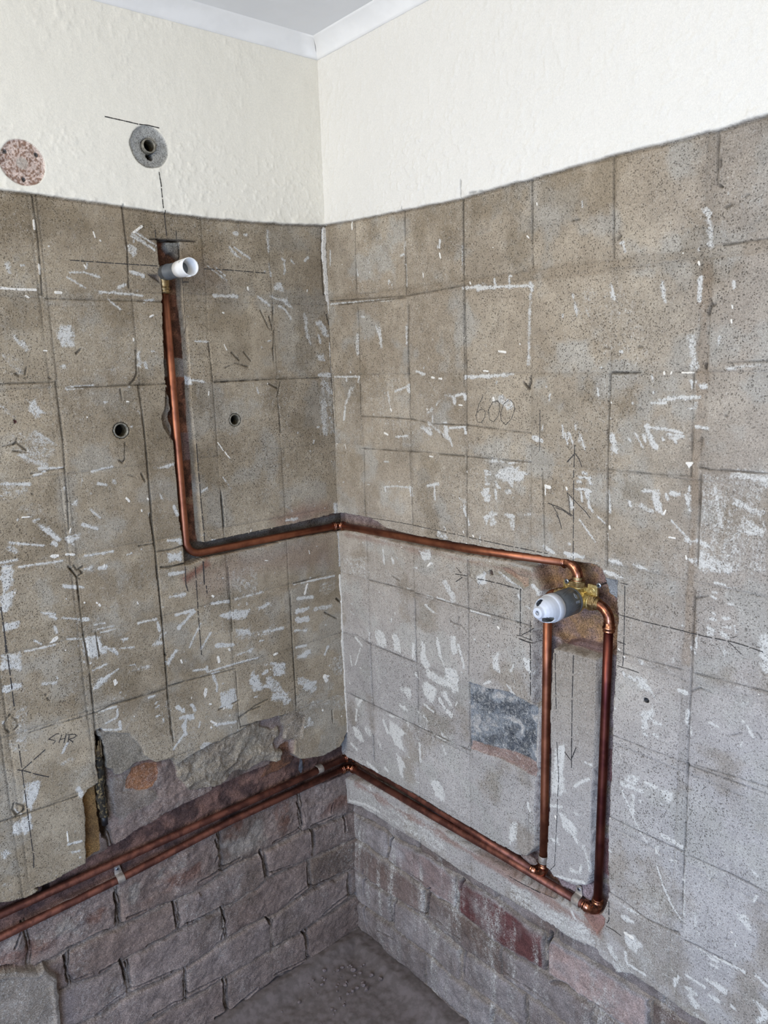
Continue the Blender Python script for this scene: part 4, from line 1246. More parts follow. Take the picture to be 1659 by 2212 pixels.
def gaps(W, marks):
    """open joints in the brickwork and the shadow under the render edge"""
    rag = fbm(W.U, W.Z, 120, 78, 3)
    for n, (k, wd, pts) in enumerate(marks):
        if k != 'g': continue
        P = np.array(pts, float).reshape(-1, 2)/1e4; wd = wd/1e4
        sl = W.box(P, wd+.008); D = W.seg(P, sl, False)+rag[sl]*.0016+.0010*W.wob[sl]
        v = np.clip(1-(D-wd*.32)/.0018, 0, 1)*ss(fbm(W.U[sl], W.Z[sl], 30, 700+n), -.8, -.2)
        W.H[sl] -= v*min(.022, .003+wd*3.0); W.A[sl] *= (1-.4*v)[..., None]; W.lime[sl] *= 1-v
        lip = np.exp(-((D-wd*.5-.003)/.002)**2); W.H[sl] += .0012*lip*(1-v)
def finish_wall(W, name, side, mat):
    nz, nu = W.U.shape
    edge = np.zeros_like(W.U); 
    U = W.U+W.dU; Z = W.Z+W.dZ
    if side == 'L': co = np.stack([U, -W.H, Z], -1)
    else: co = np.stack([-W.H, U, Z], -1)
    co = co.reshape(-1, 3)
    i = np.arange(nz*nu).reshape(nz, nu)
    a, b, c, d = i[:-1, :-1], i[:-1, 1:], i[1:, 1:], i[1:, :-1]
    q = np.stack([a, b, c, d], -1) if side == 'L' else np.stack([a, d, c, b], -1)
    q = q.reshape(-1, 4)
    # back and rim, so the wall is a solid slab
    ring = np.concatenate([i[0, :], i[1:, -1], i[-1, :-1][::-1], i[1:-1, 0][::-1]])
    back = co[ring].copy(); back[:, 1 if side == 'L' else 0] = .11
    n0 = len(co); rb = np.arange(len(ring))+n0; r2 = np.roll(ring, -1); b2 = np.roll(rb, -1)
    rim = np.stack([ring, rb, b2, r2], -1) if side == 'L' else np.stack([ring, r2, b2, rb], -1)
    co = np.concatenate([co, back]); faces = np.concatenate([q, rim])
    me = bpy.data.meshes.new(name)
    me.vertices.add(len(co)); me.vertices.foreach_set('co', co.astype(np.float32).ravel())
    nb = len(rb); nf = len(faces)
    me.loops.add(nf*4+nb)
    loops = np.concatenate([faces.ravel(), rb[::-1] if side == 'L' else rb]).astype(np.int32)
    me.loops.foreach_set('vertex_index', loops)
    me.polygons.add(nf+1)
    st = np.concatenate([np.arange(nf)*4, [nf*4]]).astype(np.int32)
    me.polygons.foreach_set('loop_start', st)
    me.update(calc_edges=True)
    me.polygons.foreach_set('use_smooth', np.ones(nf+1, bool))
    def attr(nm, arr):
        at = me.attributes.new(nm, 'FLOAT_COLOR', 'POINT'); full = np.zeros((len(co), 4), np.float32)
        full[:n0] = arr.reshape(-1, 4); full[n0:] = full[ring]
        at.data.foreach_set('color', full.ravel())
    attr('alb', np.concatenate([np.clip(W.A, .004, .95), W.lime[..., None]], -1))
    attr('msk', np.stack([W.cream, W.grit, W.pore, np.zeros_like(W.U)], -1))
    me.materials.append(mat)
    o = bpy.data.objects.new(name, me); COL.objects.link(o); o['kind'] = 'structure'
    return o

# ------------------------------------------------------------------ materials
def new_mat(name):
    m = bpy.data.materials.new(name); m.use_nodes = True; nt = m.node_tree
    return m, nt, nt.nodes['Principled BSDF']
def nd(nt, t, **k):
    n = nt.nodes.new(t)
    for a, b in k.items(): setattr(n, a, b)
    return n
def math_(nt, op, a, b=None, c=None):
    n = nd(nt, 'ShaderNodeMath', operation=op)
    for i, v in enumerate((a, b, c)):
        if v is None: continue
        if isinstance(v, (int, float)): n.inputs[i].default_value = v
        else: nt.links.new(v, n.inputs[i])
    return n.outputs[0]
def noise(nt, vec, scale, detail=4, rough=.6):
    n = nd(nt, 'ShaderNodeTexNoise'); n.inputs['Scale'].default_value = scale; n.inputs['Detail'].default_value = detail
    n.inputs['Roughness'].default_value = rough; nt.links.new(vec, n.inputs['Vector']); return n.outputs[0]
def smap(nt, v, a, b, lo=0., hi=1.):
    n = nd(nt, 'ShaderNodeMapRange', interpolation_type='SMOOTHSTEP'); nt.links.new(v, n.inputs[0])
    for i, x in enumerate((a, b, lo, hi)): n.inputs[i+1].default_value = x
    return n.outputs[0]
def mixcol(nt, fac, a, b, bt='MIX'):
    n = nd(nt, 'ShaderNodeMix', data_type='RGBA', blend_type=bt)
    for i, v in ((0, fac), (6, a), (7, b)):
        if isinstance(v, (int, float)): n.inputs[i].default_value = v
        elif isinstance(v, (tuple, list, np.ndarray)): n.inputs[i].default_value = tuple(v)[:3]+(1,)
        else: nt.links.new(v, n.inputs[i])
    return n.outputs[2]

def masonry_mat():
    m, nt, bs = new_mat('masonry'); L = nt.links.new
    co = nd(nt, 'ShaderNodeTexCoord').outputs['Object']
    at = nd(nt, 'ShaderNodeAttribute', attribute_name='alb'); mk = nd(nt, 'ShaderNodeAttribute', attribute_name='msk')
    sp = nd(nt, 'ShaderNodeSeparateColor'); L(mk.outputs['Color'], sp.inputs[0])
    cream, grit, pore = sp.outputs
    n1 = noise(nt, co, 380, 3, .75); n2 = noise(nt, co, 800, 1, .7); n3 = noise(nt, co, 130, 4, .75); n4 = noise(nt, co, 38, 3, .7)
    vo = nd(nt, 'ShaderNodeTexVoronoi', feature='F1'); vo.inputs['Scale'].default_value = 330; L(co, vo.inputs['Vector'])
    sel = smap(nt, noise(nt, co, 120, 3, .7), .43, .54)
    pit = math_(nt, 'MULTIPLY', math_(nt, 'MULTIPLY', smap(nt, vo.outputs['Distance'], .38, .20), sel), pore)
    v2 = nd(nt, 'ShaderNodeTexVoronoi', feature='F1'); v2.inputs['Scale'].default_value = 125; L(co, v2.inputs['Vector'])
    big = math_(nt, 'MULTIPLY', math_(nt, 'MULTIPLY', smap(nt, v2.outputs['Distance'], .22, .10), smap(nt, noise(nt, co, 45, 2, .6), .50, .58)), pore)
    pit = math_(nt, 'MAXIMUM', pit, big)
    # base with fine sand contrast
    gs = math_(nt, 'ADD', math_(nt, 'SUBTRACT', n1, .5), math_(nt, 'MULTIPLY', math_(nt, 'SUBTRACT', n2, .5), .9))
    g = math_(nt, 'MULTIPLY_ADD', gs, math_(nt, 'MULTIPLY_ADD', grit, 2.0, .12), 1.0)
    g = math_(nt, 'MULTIPLY', g, math_(nt, 'MULTIPLY_ADD', math_(nt, 'MULTIPLY', math_(nt, 'SUBTRACT', n4, .5), grit), .9, 1.0))
    gc = nd(nt, 'ShaderNodeCombineColor')
    for i in range(3): L(g, gc.inputs[i])
    base = mixcol(nt, 1., at.outputs['Color'], gc.outputs[0], 'MULTIPLY')
    # lime: traced field broken up by the sand grain
    lr = math_(nt, 'ADD', at.outputs['Alpha'], math_(nt, 'MULTIPLY', math_(nt, 'SUBTRACT', n3, .5), 1.05))
    lr = math_(nt, 'ADD', lr, math_(nt, 'MULTIPLY', math_(nt, 'SUBTRACT', n1, .5), .8))
    lr = math_(nt, 'ADD', lr, math_(nt, 'MULTIPLY', math_(nt, 'SUBTRACT', n2, .5), .35))
    lf = math_(nt, 'ADD', smap(nt, lr, .20, .62, 0, .24), smap(nt, lr, .43, .76, 0, .70))
    lc = mixcol(nt, n1, srgb('#a6a298'), srgb('#e8e5de'))
    base = mixcol(nt, lf, base, lc)
    cf = smap(nt, math_(nt, 'ADD', cream, math_(nt, 'MULTIPLY', math_(nt, 'SUBTRACT', n3, .5), .5)), .38, .56)
    base = mixcol(nt, cf, base, srgb('#e6dfd2'))
    dark = mixcol(nt, math_(nt, 'MULTIPLY', pit, .8), base, srgb('#3c342b'))
    L(dark, bs.inputs['Base Color'])
    bs.inputs['Roughness'].default_value = .92; bs.inputs['Specular IOR Level'].default_value = .2
    hh = math_(nt, 'MULTIPLY', math_(nt, 'ADD', n1, math_(nt, 'MULTIPLY', n3, 1.6)), math_(nt, 'MULTIPLY_ADD', grit, 1., .12))
    hh = math_(nt, 'SUBTRACT', hh, math_(nt, 'MULTIPLY', pit, .9))
    hh = math_(nt, 'ADD', hh, math_(nt, 'MULTIPLY', lf, .25)); hh = math_(nt, 'ADD', hh, math_(nt, 'MULTIPLY', cf, .4))
    bp = nd(nt, 'ShaderNodeBump'); bp.inputs['Strength'].default_value = 1; bp.inputs['Distance'].default_value = .0011
    L(hh, bp.inputs['Height']); L(bp.outputs[0], bs.inputs['Normal'])
    return m

def simple(name, c, rough=.5, metal=0., c2=None, scale=200, bump=0., spec=.5, sss=0., lo=.4, hi=.6):
    m, nt, bs = new_mat(name); L = nt.links.new
    co = nd(nt, 'ShaderNodeTexCoord').outputs['Object']
    n = noise(nt, co, scale, 4, .6)
    if c2 is None: c2 = tuple(np.array(c)*.85)
    L(mixcol(nt, smap(nt, n, lo, hi), c, c2), bs.inputs['Base Color'])
    bs.inputs['Roughness'].default_value = rough; bs.inputs['Metallic'].default_value = metal
    bs.inputs['Specular IOR Level'].default_value = spec
    if sss: bs.inputs['Subsurface Weight'].default_value = sss; bs.inputs['Subsurface Radius'].default_value = (.01, .01, .01)
    if bump:
        bp = nd(nt, 'ShaderNodeBump'); bp.inputs['Strength'].default_value = .6; bp.inputs['Distance'].default_value = bump
        L(n, bp.inputs['Height']); L(bp.outputs[0], bs.inputs['Normal'])
    return m
MAS = masonry_mat()
COPPER = simple('copper', srgb('#a86d52'), .46, 1, srgb('#804f3d'), 26, 0, lo=.35, hi=.7)
COPPER_DUSTY = simple('dusty_copper', srgb('#8a594a'), .52, .8, srgb('#643f36'), 40, .0002)
COPPER_DARK = simple('heat_stained_copper', srgb('#744238'), .42, 1, srgb('#552c2a'), 14, 0)
COPPER_FIT = simple('copper_fitting', srgb('#b77f63'), .27, 1, srgb('#7e5140'), 90, .0002)
BRASS = simple('brass', srgb('#d8c893'), .44, 1, srgb('#b8a26e'), 300, .0003)
BRASS_DULL = simple('dull_brass', srgb('#b09a72'), .42, 1, srgb('#8e7854'), 200, .0002)
GREY_PL = simple('grey_plastic', srgb('#56595b'), .45, 0, srgb('#4c4f51'), 60, 0)
WHITE_PL = simple('white_plastic', srgb('#cdd0d6'), .4, 0, srgb('#c4c8ce'), 40, 0, sss=.2)
STEEL = simple('zinc_steel', srgb('#a39a90'), .55, .45, srgb('#8b8178'), 120, .0002)
SCREW = simple('screw_steel', srgb('#aab2bd'), .3, .9, srgb('#8f97a2'), 200)
OLDIRON = simple('old_iron', srgb('#918c7e'), .55, .35, srgb('#6f695c'), 150, .0004)
DARKIN = simple('dark_bore', srgb('#1c1a17'), .9, 0, srgb('#0e0d0c'), 100)
BLACKPL = simple('black_plastic', srgb('#17171a'), .5, 0, srgb('#0d0d0f'), 80)
PENCIL = simple('pencil_graphite', srgb('#2b2827'), .7, 0, srgb('#3a3633'), 600)
PAINT = simple('cove_paint', srgb('#efece6'), .6, 0, srgb('#ebe8e2'), 20, .0006)
CEIL = simple('ceiling_paint', srgb('#eceae6'), .9, 0, srgb('#e8e6e2'), 6, .0003)
FLOORM = simple('dusty_floor', srgb('#716866'), .95, 0, srgb('#655d5a'), 60, .0009, spec=.1)
CRUMB = simple('mortar_crumb', srgb('#84797a'), .95, 0, srgb('#665c58'), 300, .001, spec=.1)
SLATE = simple('slate', srgb('#4b4d55'), .7, 0, srgb('#34363c'), 150, .001)
MORTAR = simple('mortar_lump', srgb('#8a7d78'), .95, 0, srgb('#6c605b'), 200, .0012, spec=.1)
PINKP = simple('red_plug', srgb('#6d4038'), .6, 0, srgb('#47302b'), 300, .0003)
PLUGP = simple('grey_plug', srgb('#77706a'), .6, 0, srgb('#4a4541'), 300, .0003)

# ------------------------------------------------------------------ left wall
def axis_(lo, fine_lo, hi, step=.0015, coarse=.008):
    a = np.arange(lo, fine_lo, coarse) if lo < fine_lo else np.array([])
    return np.unique(np.round(np.concatenate([a, np.arange(fine_lo, hi+step*.5, step)]), 5))
cu, RW = CAL['cu'], CAL['rows']
zs = np.unique(np.round(np.concatenate([np.arange(0, .03, .006), np.arange(.03, 1.945, .0015), np.arange(1.945, 2.17, .003)]), 5))
rows = [RW[7]-.1524*k for k in range(1, 5)]+RW[1:]+[RW[1]+.0135]
PLASTER_H = .006
def plaster(W, pts, seed, tint):
    zl = np.interp(W.U, pts[:, 0], pts[:, 1])
    D = W.Z-zl+.0012*fbm(W.U, W.Z, 60, seed, 3)
    W.snap((slice(None), slice(None)), D.astype(np.float32))
    t = np.clip(D/.0016, 0, 1)
    n = fbm(W.U, W.Z, 40, seed+3, 5); stip = np.maximum(fbm(W.U, W.Z, 110, seed+4, 3), 0)
    hh = PLASTER_H+.0006*fbm(W.U, W.Z, 8, seed+2)+.0005*n+.0013*stip*ss(fbm(W.U, W.Z, 7, seed+6), -.5, .3)
    hh = hh+(.0012*stip if seed > 100 else 0)+.0018*np.exp(-(D/.012)**2)*ss(fbm(W.U, W.Z, 30, seed+8), -.3, .3)
    W.H[:] = W.H*(1-t)+hh*t
    c = tint*(1+.02*fbm(W.U, W.Z, 5, seed+5))[..., None]
    W.A[:] = W.A*(1-t[..., None])+c*t[..., None]
    W.lime *= 1-t; W.grit[:] = W.grit*(1-t)+.06*t; W.pore *= 1-t
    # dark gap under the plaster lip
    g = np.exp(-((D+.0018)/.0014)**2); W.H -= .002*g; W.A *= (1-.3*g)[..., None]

WL = Wall(axis_(-1.6, -.845, .036), zs)
colsL = sorted([-cu['L1'], -cu['L2'], -cu['L3'], -cu['L4'], -cu['L4']-.013, -.742, -.755, -.893, -1.045])
render_base(WL, colsL, sorted(rows), 11, lambda U, Z: 0*U)
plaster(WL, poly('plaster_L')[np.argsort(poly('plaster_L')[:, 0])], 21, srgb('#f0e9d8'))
apply_marks(WL, MARKS_L+flecks('L', 5, 170, 0, .85))
PALL = ('#7c6b62', '#8a7c75', '#6a5c52', '#83756a')
brick_face(WL, CAL['LJ'], CAL['LV'], 'brick_L', 31, .015, PALL, [])
gaps(WL, MARKS_L)
slotc = noisy('#4f3d39', '#7a5d52', 40, 51, 1.6)
WL.zone('slot_L', h=lambda U, Z, D: -.027+.0055*fbm(U, Z, 34, 52)+.0015*fbm(U, Z, 120, 53, 2), col=slotc, crisp=True, rag=.002, ramp=.004, grit=1., lime=.0, pore=.3)
WL.zone('under2_L', h=lambda U, Z, D: -.012+.003*fbm(U, Z, 30, 54), col=noisy('#8d8175', '#7a6d62', 30, 55), rag=.004, ramp=.006, grit=.9, lime=.25)
WL.zone('orange_L', h=lambda U, Z, D: -.016+.002*fbm(U, Z, 60, 56), col=noisy('#95694a', '#7a5440', 60, 57), rag=.004, ramp=.004, grit=1.2)
WL.zone('orange2_L', h=lambda U, Z, D: -.020+.003*fbm(U, Z, 50, 58), col=noisy('#7b5640', '#5d453a', 60, 59), rag=.004, ramp=.004, grit=1.2)
WL.zone('under_L', h=lambda U, Z, D: -.006+.002*fbm(U, Z, 40, 60), col=noisy('#8f8678', '#7f7668', 40, 61), rag=.003, ramp=.003, grit=1., lime=.2)
def lumps(U, Z, D): 
    r = np.abs(fbm(U, Z, 22, 63, 4)); return -.007+.014*(.45-r)+.003*fbm(U, Z, 60, 64)-.002
WL.zone('lump_L', h=lumps, col=noisy('#938877', '#7d7060', 25, 65), rag=.005, ramp=.004, grit=1., lime=.30, crisp=True)
WL.zone('lump2_L', h=lambda U, Z, D: -.004+.006*fbm(U, Z, 28, 66), col=noisy('#908474', '#7d7060', 25, 67), rag=.004, ramp=.005, grit=.9, lime=.3)
WL.zone('ochre_L', h=lambda U, Z, D: -.018+.003*fbm(U, Z, 40, 68), col=noisy('#8a6a42', '#6e5438', 25, 69), rag=.003, ramp=.004, grit=1.1, lime=0, crisp=True)
WL.zone('dark_L', h=lambda U, Z, D: -.045+.003*fbm(U, Z, 60, 70), col=noisy('#4a3a2c', '#33281f', 40, 71), rag=.003, ramp=.003, grit=1., lime=0, crisp=True)
WL.zone('gap_L', h=-.05, col=srgb('#3a332e'), ramp=.003, lime=0, crisp=True)
WL.zone('split_L', h=lambda U, Z, D: -.036+.004*fbm(U, Z, 70, 72), col=srgb('#3d302b'), rag=.004, ramp=.003, lime=0)
WL.zone('nibpost_L', h=lambda U, Z, D: -.001+.002*fbm(U, Z, 30, 73)+.003*np.exp(-((D-.010)/.004)**2), col=noisy('#94897e', '#7f7468', 25, 74), rag=.003, ramp=.003, grit=.8, lime=.34, crisp=True)
WL.zone('sawtop_L', h=-.007, col=srgb('#5d564e'), ramp=.0015, lime=0); WL.zone('sawbot_L', h=-.006, col=srgb('#6a6056'), ramp=.006, lime=0)
redsand = noisy('#7d5440', '#503629', 70, 81, 2.)
def chaseL(U, Z):
    c = redsand(U, Z)
    for z0, z1, hx in ((1.655, 1.664, '#8a6a50'), (1.50, 1.535, '#8d8880'), (1.335, 1.39, '#75605a'), (1.245, 1.26, '#8a6a50')):
        m = ss(Z+.004*fbm(U, Z, 50, 82), z0, z0+.003)*(1-ss(Z+.004*fbm(U, Z, 50, 82), z1, z1+.003)); c = mixc(c, srgb(hx)+0*c, m*.8)
    hz = ss(-Z, -1.175, -1.165); c = mixc(c, noisy('#77716a', '#54493f', 30, 83)(U, Z), hz)
    return c
WL.zone('chase_L', h=lambda U, Z, D: -.0235+.0014*fbm(U, Z, 50, 84), col=chaseL, coff=.0019, crisp=True, rag=.0006, ramp=.0016, grit=1.1, lime=0, pore=.4, cream=0)
WL.zone('nib_L', h=lambda U, Z, D: -.014+.006*fbm(U, Z, 60, 86), col=noisy('#857867', '#6a5c4d', 40, 87), rag=.003, ramp=.006, lime=.2)
WL.zone('flap_L', h=-.004, col=noisy('#86857f', '#77746d', 60, 88), rag=.002, ramp=.002, lime=.2, crisp=True)
# red brick dust rubbed into the cement, and the outlet plug's shadow as colour
def stain_or_shadow(W, side_pts, hx, k, seed, soft=.02):
    P = np.array(side_pts, float); sl, D = W.sd(P, .03)
    m = k*ss(D+.012*fbm(W.U[sl], W.Z[sl], 25, seed), -soft, soft); W.A[sl] = mixc(W.A[sl], srgb(hx)+0*W.A[sl], m)
    W.lime[sl] *= 1-.4*m
stain_or_shadow(WL, [(-.16, 1.17), (-.02, 1.178), (-.02, 1.205), (-.08, 1.21), (-.17, 1.19)], '#8d6c5c', .6, 91)
stain_or_shadow(WL, [(-.39, 1.115), (-.34, 1.128), (-.18, 1.128), (-.02, 1.13), (-.02, 1.05), (-.2, 1.08), (-.34, 1.05), (-.39, 1.09)], '#8c7668', .45, 92)
stain_or_shadow(WL, [(-.395, 1.105), (-.335, 1.135), (-.33, 1.12), (-.385, 1.09)], '#7d5344', .8, 93, .006)
stain_or_shadow(WL, [(-.35, 1.68), (-.25, 1.66), (-.25, 1.72), (-.34, 1.735)], '#6f5b47', .55, 94, .03)  # cast shadow of the grey plug, painted as a soft brown patch
def holes(W, items):
    for u, z, r, dep, hx in items:
        W.zone(W.circle(u, z, r), h=-dep, col=srgb(hx), ramp=.0015, crisp=True, lime=0, cream=0)
CI = {c[0]: c for c in CAL['circ']}
def cc(n): return CI[n][2], CI[n][3]
u, z = cc('socket_plaster')
WL.zone(WL.circle(u, z-.002, .0365), h=lambda U, Z, D: .0015+.0012*fbm(U, Z, 50, 95)-.003*ss(D, .012, .03), col=noisy('#a9a7a0', '#8e8a80', 30, 96), rag=.002, ramp=.003, grit=.7, lime=.3, pore=.5)
holes(WL, [(u, z, .0135, .035, '#2b2620'), (u+.002, z-.017, .007, .02, '#1d1a17')])
u, z = cc('scar')
WL.zone(WL.circle(u, z, .036), h=lambda U, Z, D: .0035+.0006*fbm(U, Z, 90, 97), rag=.0015, ramp=.002, col=lambda U, Z: mixc(srgb('#d2bcae')+0*np.ones(U.shape+(3,)), srgb('#86644f'), .85*ss(fbm(U, Z, 430, 98, 1)+.9*fbm(U, Z, 30, 99), .0, .5)), grit=.7, lime=0, pore=.2)
WL.zone(WL.circle(u, z, .010), col=noisy('#c9bdb0', '#ab9a8b', 80, 101), rag=.001)
holes(WL, [cc('hs1')+(.0035, .02, '#3c3a36'), cc('hs2')+(.0035, .02, '#3c3a36'), cc('hs3')+(.0035, .02, '#3c3a36')])
holes(WL, [cc('socket_a')+(.0155, .035, '#2b2620'), cc('socket_b')+(.0135, .035, '#2b2620'), cc('hole_l')+(.0025, .012, '#5e3a34')])
wall_left = finish_wall(WL, 'wall_left', 'L', MAS)

# ------------------------------------------------------------------ right wall
WR = Wall(axis_(-1.8, -1.06, .036), zs)
colsR = sorted([-cu['R1'], -cu['R2'], -cu['R3'], -cu['R4'], -cu['R5'], -cu['R6'], -cu['R6']+.014, -1.02, -1.17, -1.32])
render_base(WR, colsR, sorted(rows), 111, lambda U, Z: np.clip(.10+.75*ss(-Z, -1.35, -.75)+.35*ss(-U, .7, 1.0), 0, 1))  # greyer to the lower right: lime dust plus cool light put into the colour
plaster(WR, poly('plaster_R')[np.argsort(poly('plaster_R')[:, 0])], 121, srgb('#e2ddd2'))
# raised brown strip of old adhesive along the right edge of the tiled panel
stain_or_shadow(WR, [(-.866, 1.64), (-.852, 1.64), (-.852, 1.06), (-.866, 1.06)], '#85735f', .5, 130, .004)
stain_or_shadow(WR, [(-1.05, 1.657), (0, 1.657), (0, 1.641), (-1.05, 1.641)], '#85755f', .35, 131, .004)
apply_marks(WR, MARKS_R+flecks('R', 6, 150, 0, 1.02))
WR.lime += .10*ss(-WR.Z, -1.25, -.7)*ss(-WR.U, .0, .3)*(WR.Z < 1.7)
# brick below the render
eP = poly('edge_R'); 
bp_ = np.array([(.06, 0)]+[(.06, eP[0, 1]-.0)]+[tuple(p) for p in eP]+[(-1.0, .476), (-1.9, .47), (-1.9, -.02), (.06, -.02)])
PALR = ('#756a65', '#938c8a', '#64544b', '#857a70')
brick_face(WR, CAL['RJ'], CAL['RV'], bp_, 131, .018, PALR, [(1, 6, '#5d3836', .95), (1, 5, '#a58a80', .7), (1, 7, '#7c5a50', .45), (2, 6, '#675248', .6)], .42)
holes(WR, [(-.6268, .4555, .004, .03, '#2a2521')])
gaps(WR, MARKS_R)
boxc = noisy('#9a8880', '#7d6b66', 90, 141)
def chaseR(U, Z):
    c = boxc(U, Z)
    for z0, z1, hx in ((1.03, 1.10, '#8c684c'), (.985, 1.02, '#74655e'), (.885, .90, '#8a7a66'), (.80, .86, '#774d49'), (.775, .79, '#8a7a66'), (.70, .715, '#8f7f68'), (.62, .69, '#724642'), (.60, .612, '#93846f')):
        m = ss(Z, z0, z0+.003)*(1-ss(Z, z1, z1+.003)); c = mixc(c, srgb(hx)+0*c, m*.75)
    c = mixc(c, noisy('#7d6358', '#6a5048', 30, 143)(U, Z), ss(-Z, -.575, -.565))
    return c
WR.zone('chase_R', h=lambda U, Z, D: -.0245-.006*ss(-Z, -.62, -.57)+.0012*fbm(U, Z, 60, 144), col=chaseR, coff=.0019, crisp=True, rag=.0008, ramp=.0016, grit=1.2, lime=0, pore=.4, cream=0)
WR.zone('box_R', h=lambda U, Z, D: -.040+.0025*fbm(U, Z, 40, 145), col=noisy('#866f69', '#967656', 60, 146), ramp=.003, grit=1.4, lime=0, pore=.4)
WR.zone('ledge_R', h=lambda U, Z, D: -.028+.003*fbm(U, Z, 40, 147), col=noisy('#76605a', '#6a524c', 60, 148), rag=.002, ramp=.006, grit=.8)
WR.zone('mort1_R', col=srgb('#8e7d68'), cw=.003); WR.zone('mort2_R', col=srgb('#92805f'), cw=.003)
WR.zone('flap_R', h=lambda U, Z, D: -.0035+.001*fbm(U, Z, 60, 149), col=noisy('#87898a', '#757677', 40, 150), rag=.0015, ramp=.002, lime=.15, crisp=True)
# the strip of wall left standing between the two chases
land = poly('land_R'); sl, D = WR.sd(land, .01); D = D+WR.wob[sl]*.001
base = render_land = .0006*fbm(WR.U[sl], WR.Z[sl], 30, 151); WR.snap(sl, D); t = np.clip((D+.0016)/.0016, 0, 1)
WR.H[sl] = WR.H[sl]*(1-t)+base*t
cl = mixc(srgb('#958b7d'), srgb('#84786a'), np.clip(.5+fbm(WR.U[sl], WR.Z[sl], 12, 152, 5), 0, 1))
cl = mixc(cl, srgb('#a5a09c')+0*cl, np.clip(.1+.75*ss(-WR.Z[sl], -1.0, -.7), 0, 1))  # same grey lower down, lime dust and cool light in the colour
t = np.clip((D+.0034)/.0012, 0, 1); WR.A[sl] = mixc(WR.A[sl], cl, t); WR.lime[sl] = WR.lime[sl]*(1-t)+.3*t; WR.pore[sl] = WR.pore[sl]*(1-t)+.5*t; WR.grit[sl] = WR.grit[sl]*(1-t)+.5*t
lm = land.min(0)-.014, land.max(0)+.012
apply_marks(WR, [m for m in MARKS_R if m[0] != 'k' and all(lm[0][0]*1e4 < x < lm[1][0]*1e4 for x in m[2][::2]) and all(lm[0][1]*1e4 < x < lm[1][1]*1e4 for x in m[2][1::2])])
sl, D = WR.sd(land, .01)
def greyrough(U, Z):
    wx = .03*fbm(U, Z, 25, 175); n = fbm(U+wx, Z-wx, 45, 161, 5); c = mixc(srgb('#73777b')+0*np.ones(U.shape+(3,)), srgb('#464a50'), ss(n, -.1, .25)); c = mixc(c, srgb('#a19d98')+0*c, ss(-n, .12, .35)); return c
WR.zone('grey_R', h=lambda U, Z, D: -.006+.0035*fbm(U, Z, 35, 162)+.001*fbm(U, Z, 140, 163, 2), col=greyrough, rag=.002, ramp=.003, crisp=True, grit=.9, lime=.38, pore=.4)
WR.lime[WR.sd(poly('grey_R'))[0]] += .12*np.maximum(0, fbm(*[a[WR.sd(poly('grey_R'))[0]] for a in (WR.U, WR.Z)], 14, 164))*(WR.sd(poly('grey_R'))[1] > 0)
WR.zone('pink_R', h=lambda U, Z, D: -.004+.002*fbm(U, Z, 50, 165), col=noisy('#9a847b', '#80695f', 40, 166), rag=.003, ramp=.003, lime=.3)
WR.zone('knock_R', h=lambda U, Z, D: .001+.003*fbm(U, Z, 30, 167), col=noisy('#a09686', '#8d8270', 30, 168), rag=.003, ramp=.003, grit=.9)
WR.zone('rust_R', h=-.004, col=noisy('#8f7361', '#a08a76', 50, 169), rag=.002, ramp=.003, lime=0)
WR.zone('low_R', h=lambda U, Z, D: -.016+.002*fbm(U, Z, 50, 170), col=noisy('#8f7f80', '#78696a', 90, 171), rag=.002, ramp=.004, grit=1.2, lime=.2)
WR.zone('patch_R', h=lambda U, Z, D: -.003+.001*fbm(U, Z, 50, 172), col=noisy('#8e6f66', '#80645a', 50, 173), rag=.002, ramp=.003, lime=.1)
apply_marks(WR, [m for m in MARKS_R if m[0] in 'pl' and WR.sd(poly('knock_R'))[0] and -6300 < m[2][0] < -4200 and 11000 < m[2][1] < 11650])
stain_or_shadow(WR, [(-.02, 1.128), (-.3, 1.132), (-.6, 1.14), (-.6, 1.15), (-.3, 1.14), (-.02, 1.135)], '#8c7264', .6, 181, .006)
stain_or_shadow(WR, [(-.02, .512), (-.35, .520), (-.72, .53), (-.72, .513), (-.35, .505), (-.02, .497)], '#8a6c60', .7, 182, .006)
holes(WR, [cc('plug_r')+(.0045, .02, '#2e2926'), cc('hole_r2')+(.0055, .02, '#3c312a')])
wall_right = finish_wall(WR, 'wall_right', 'R', MAS)

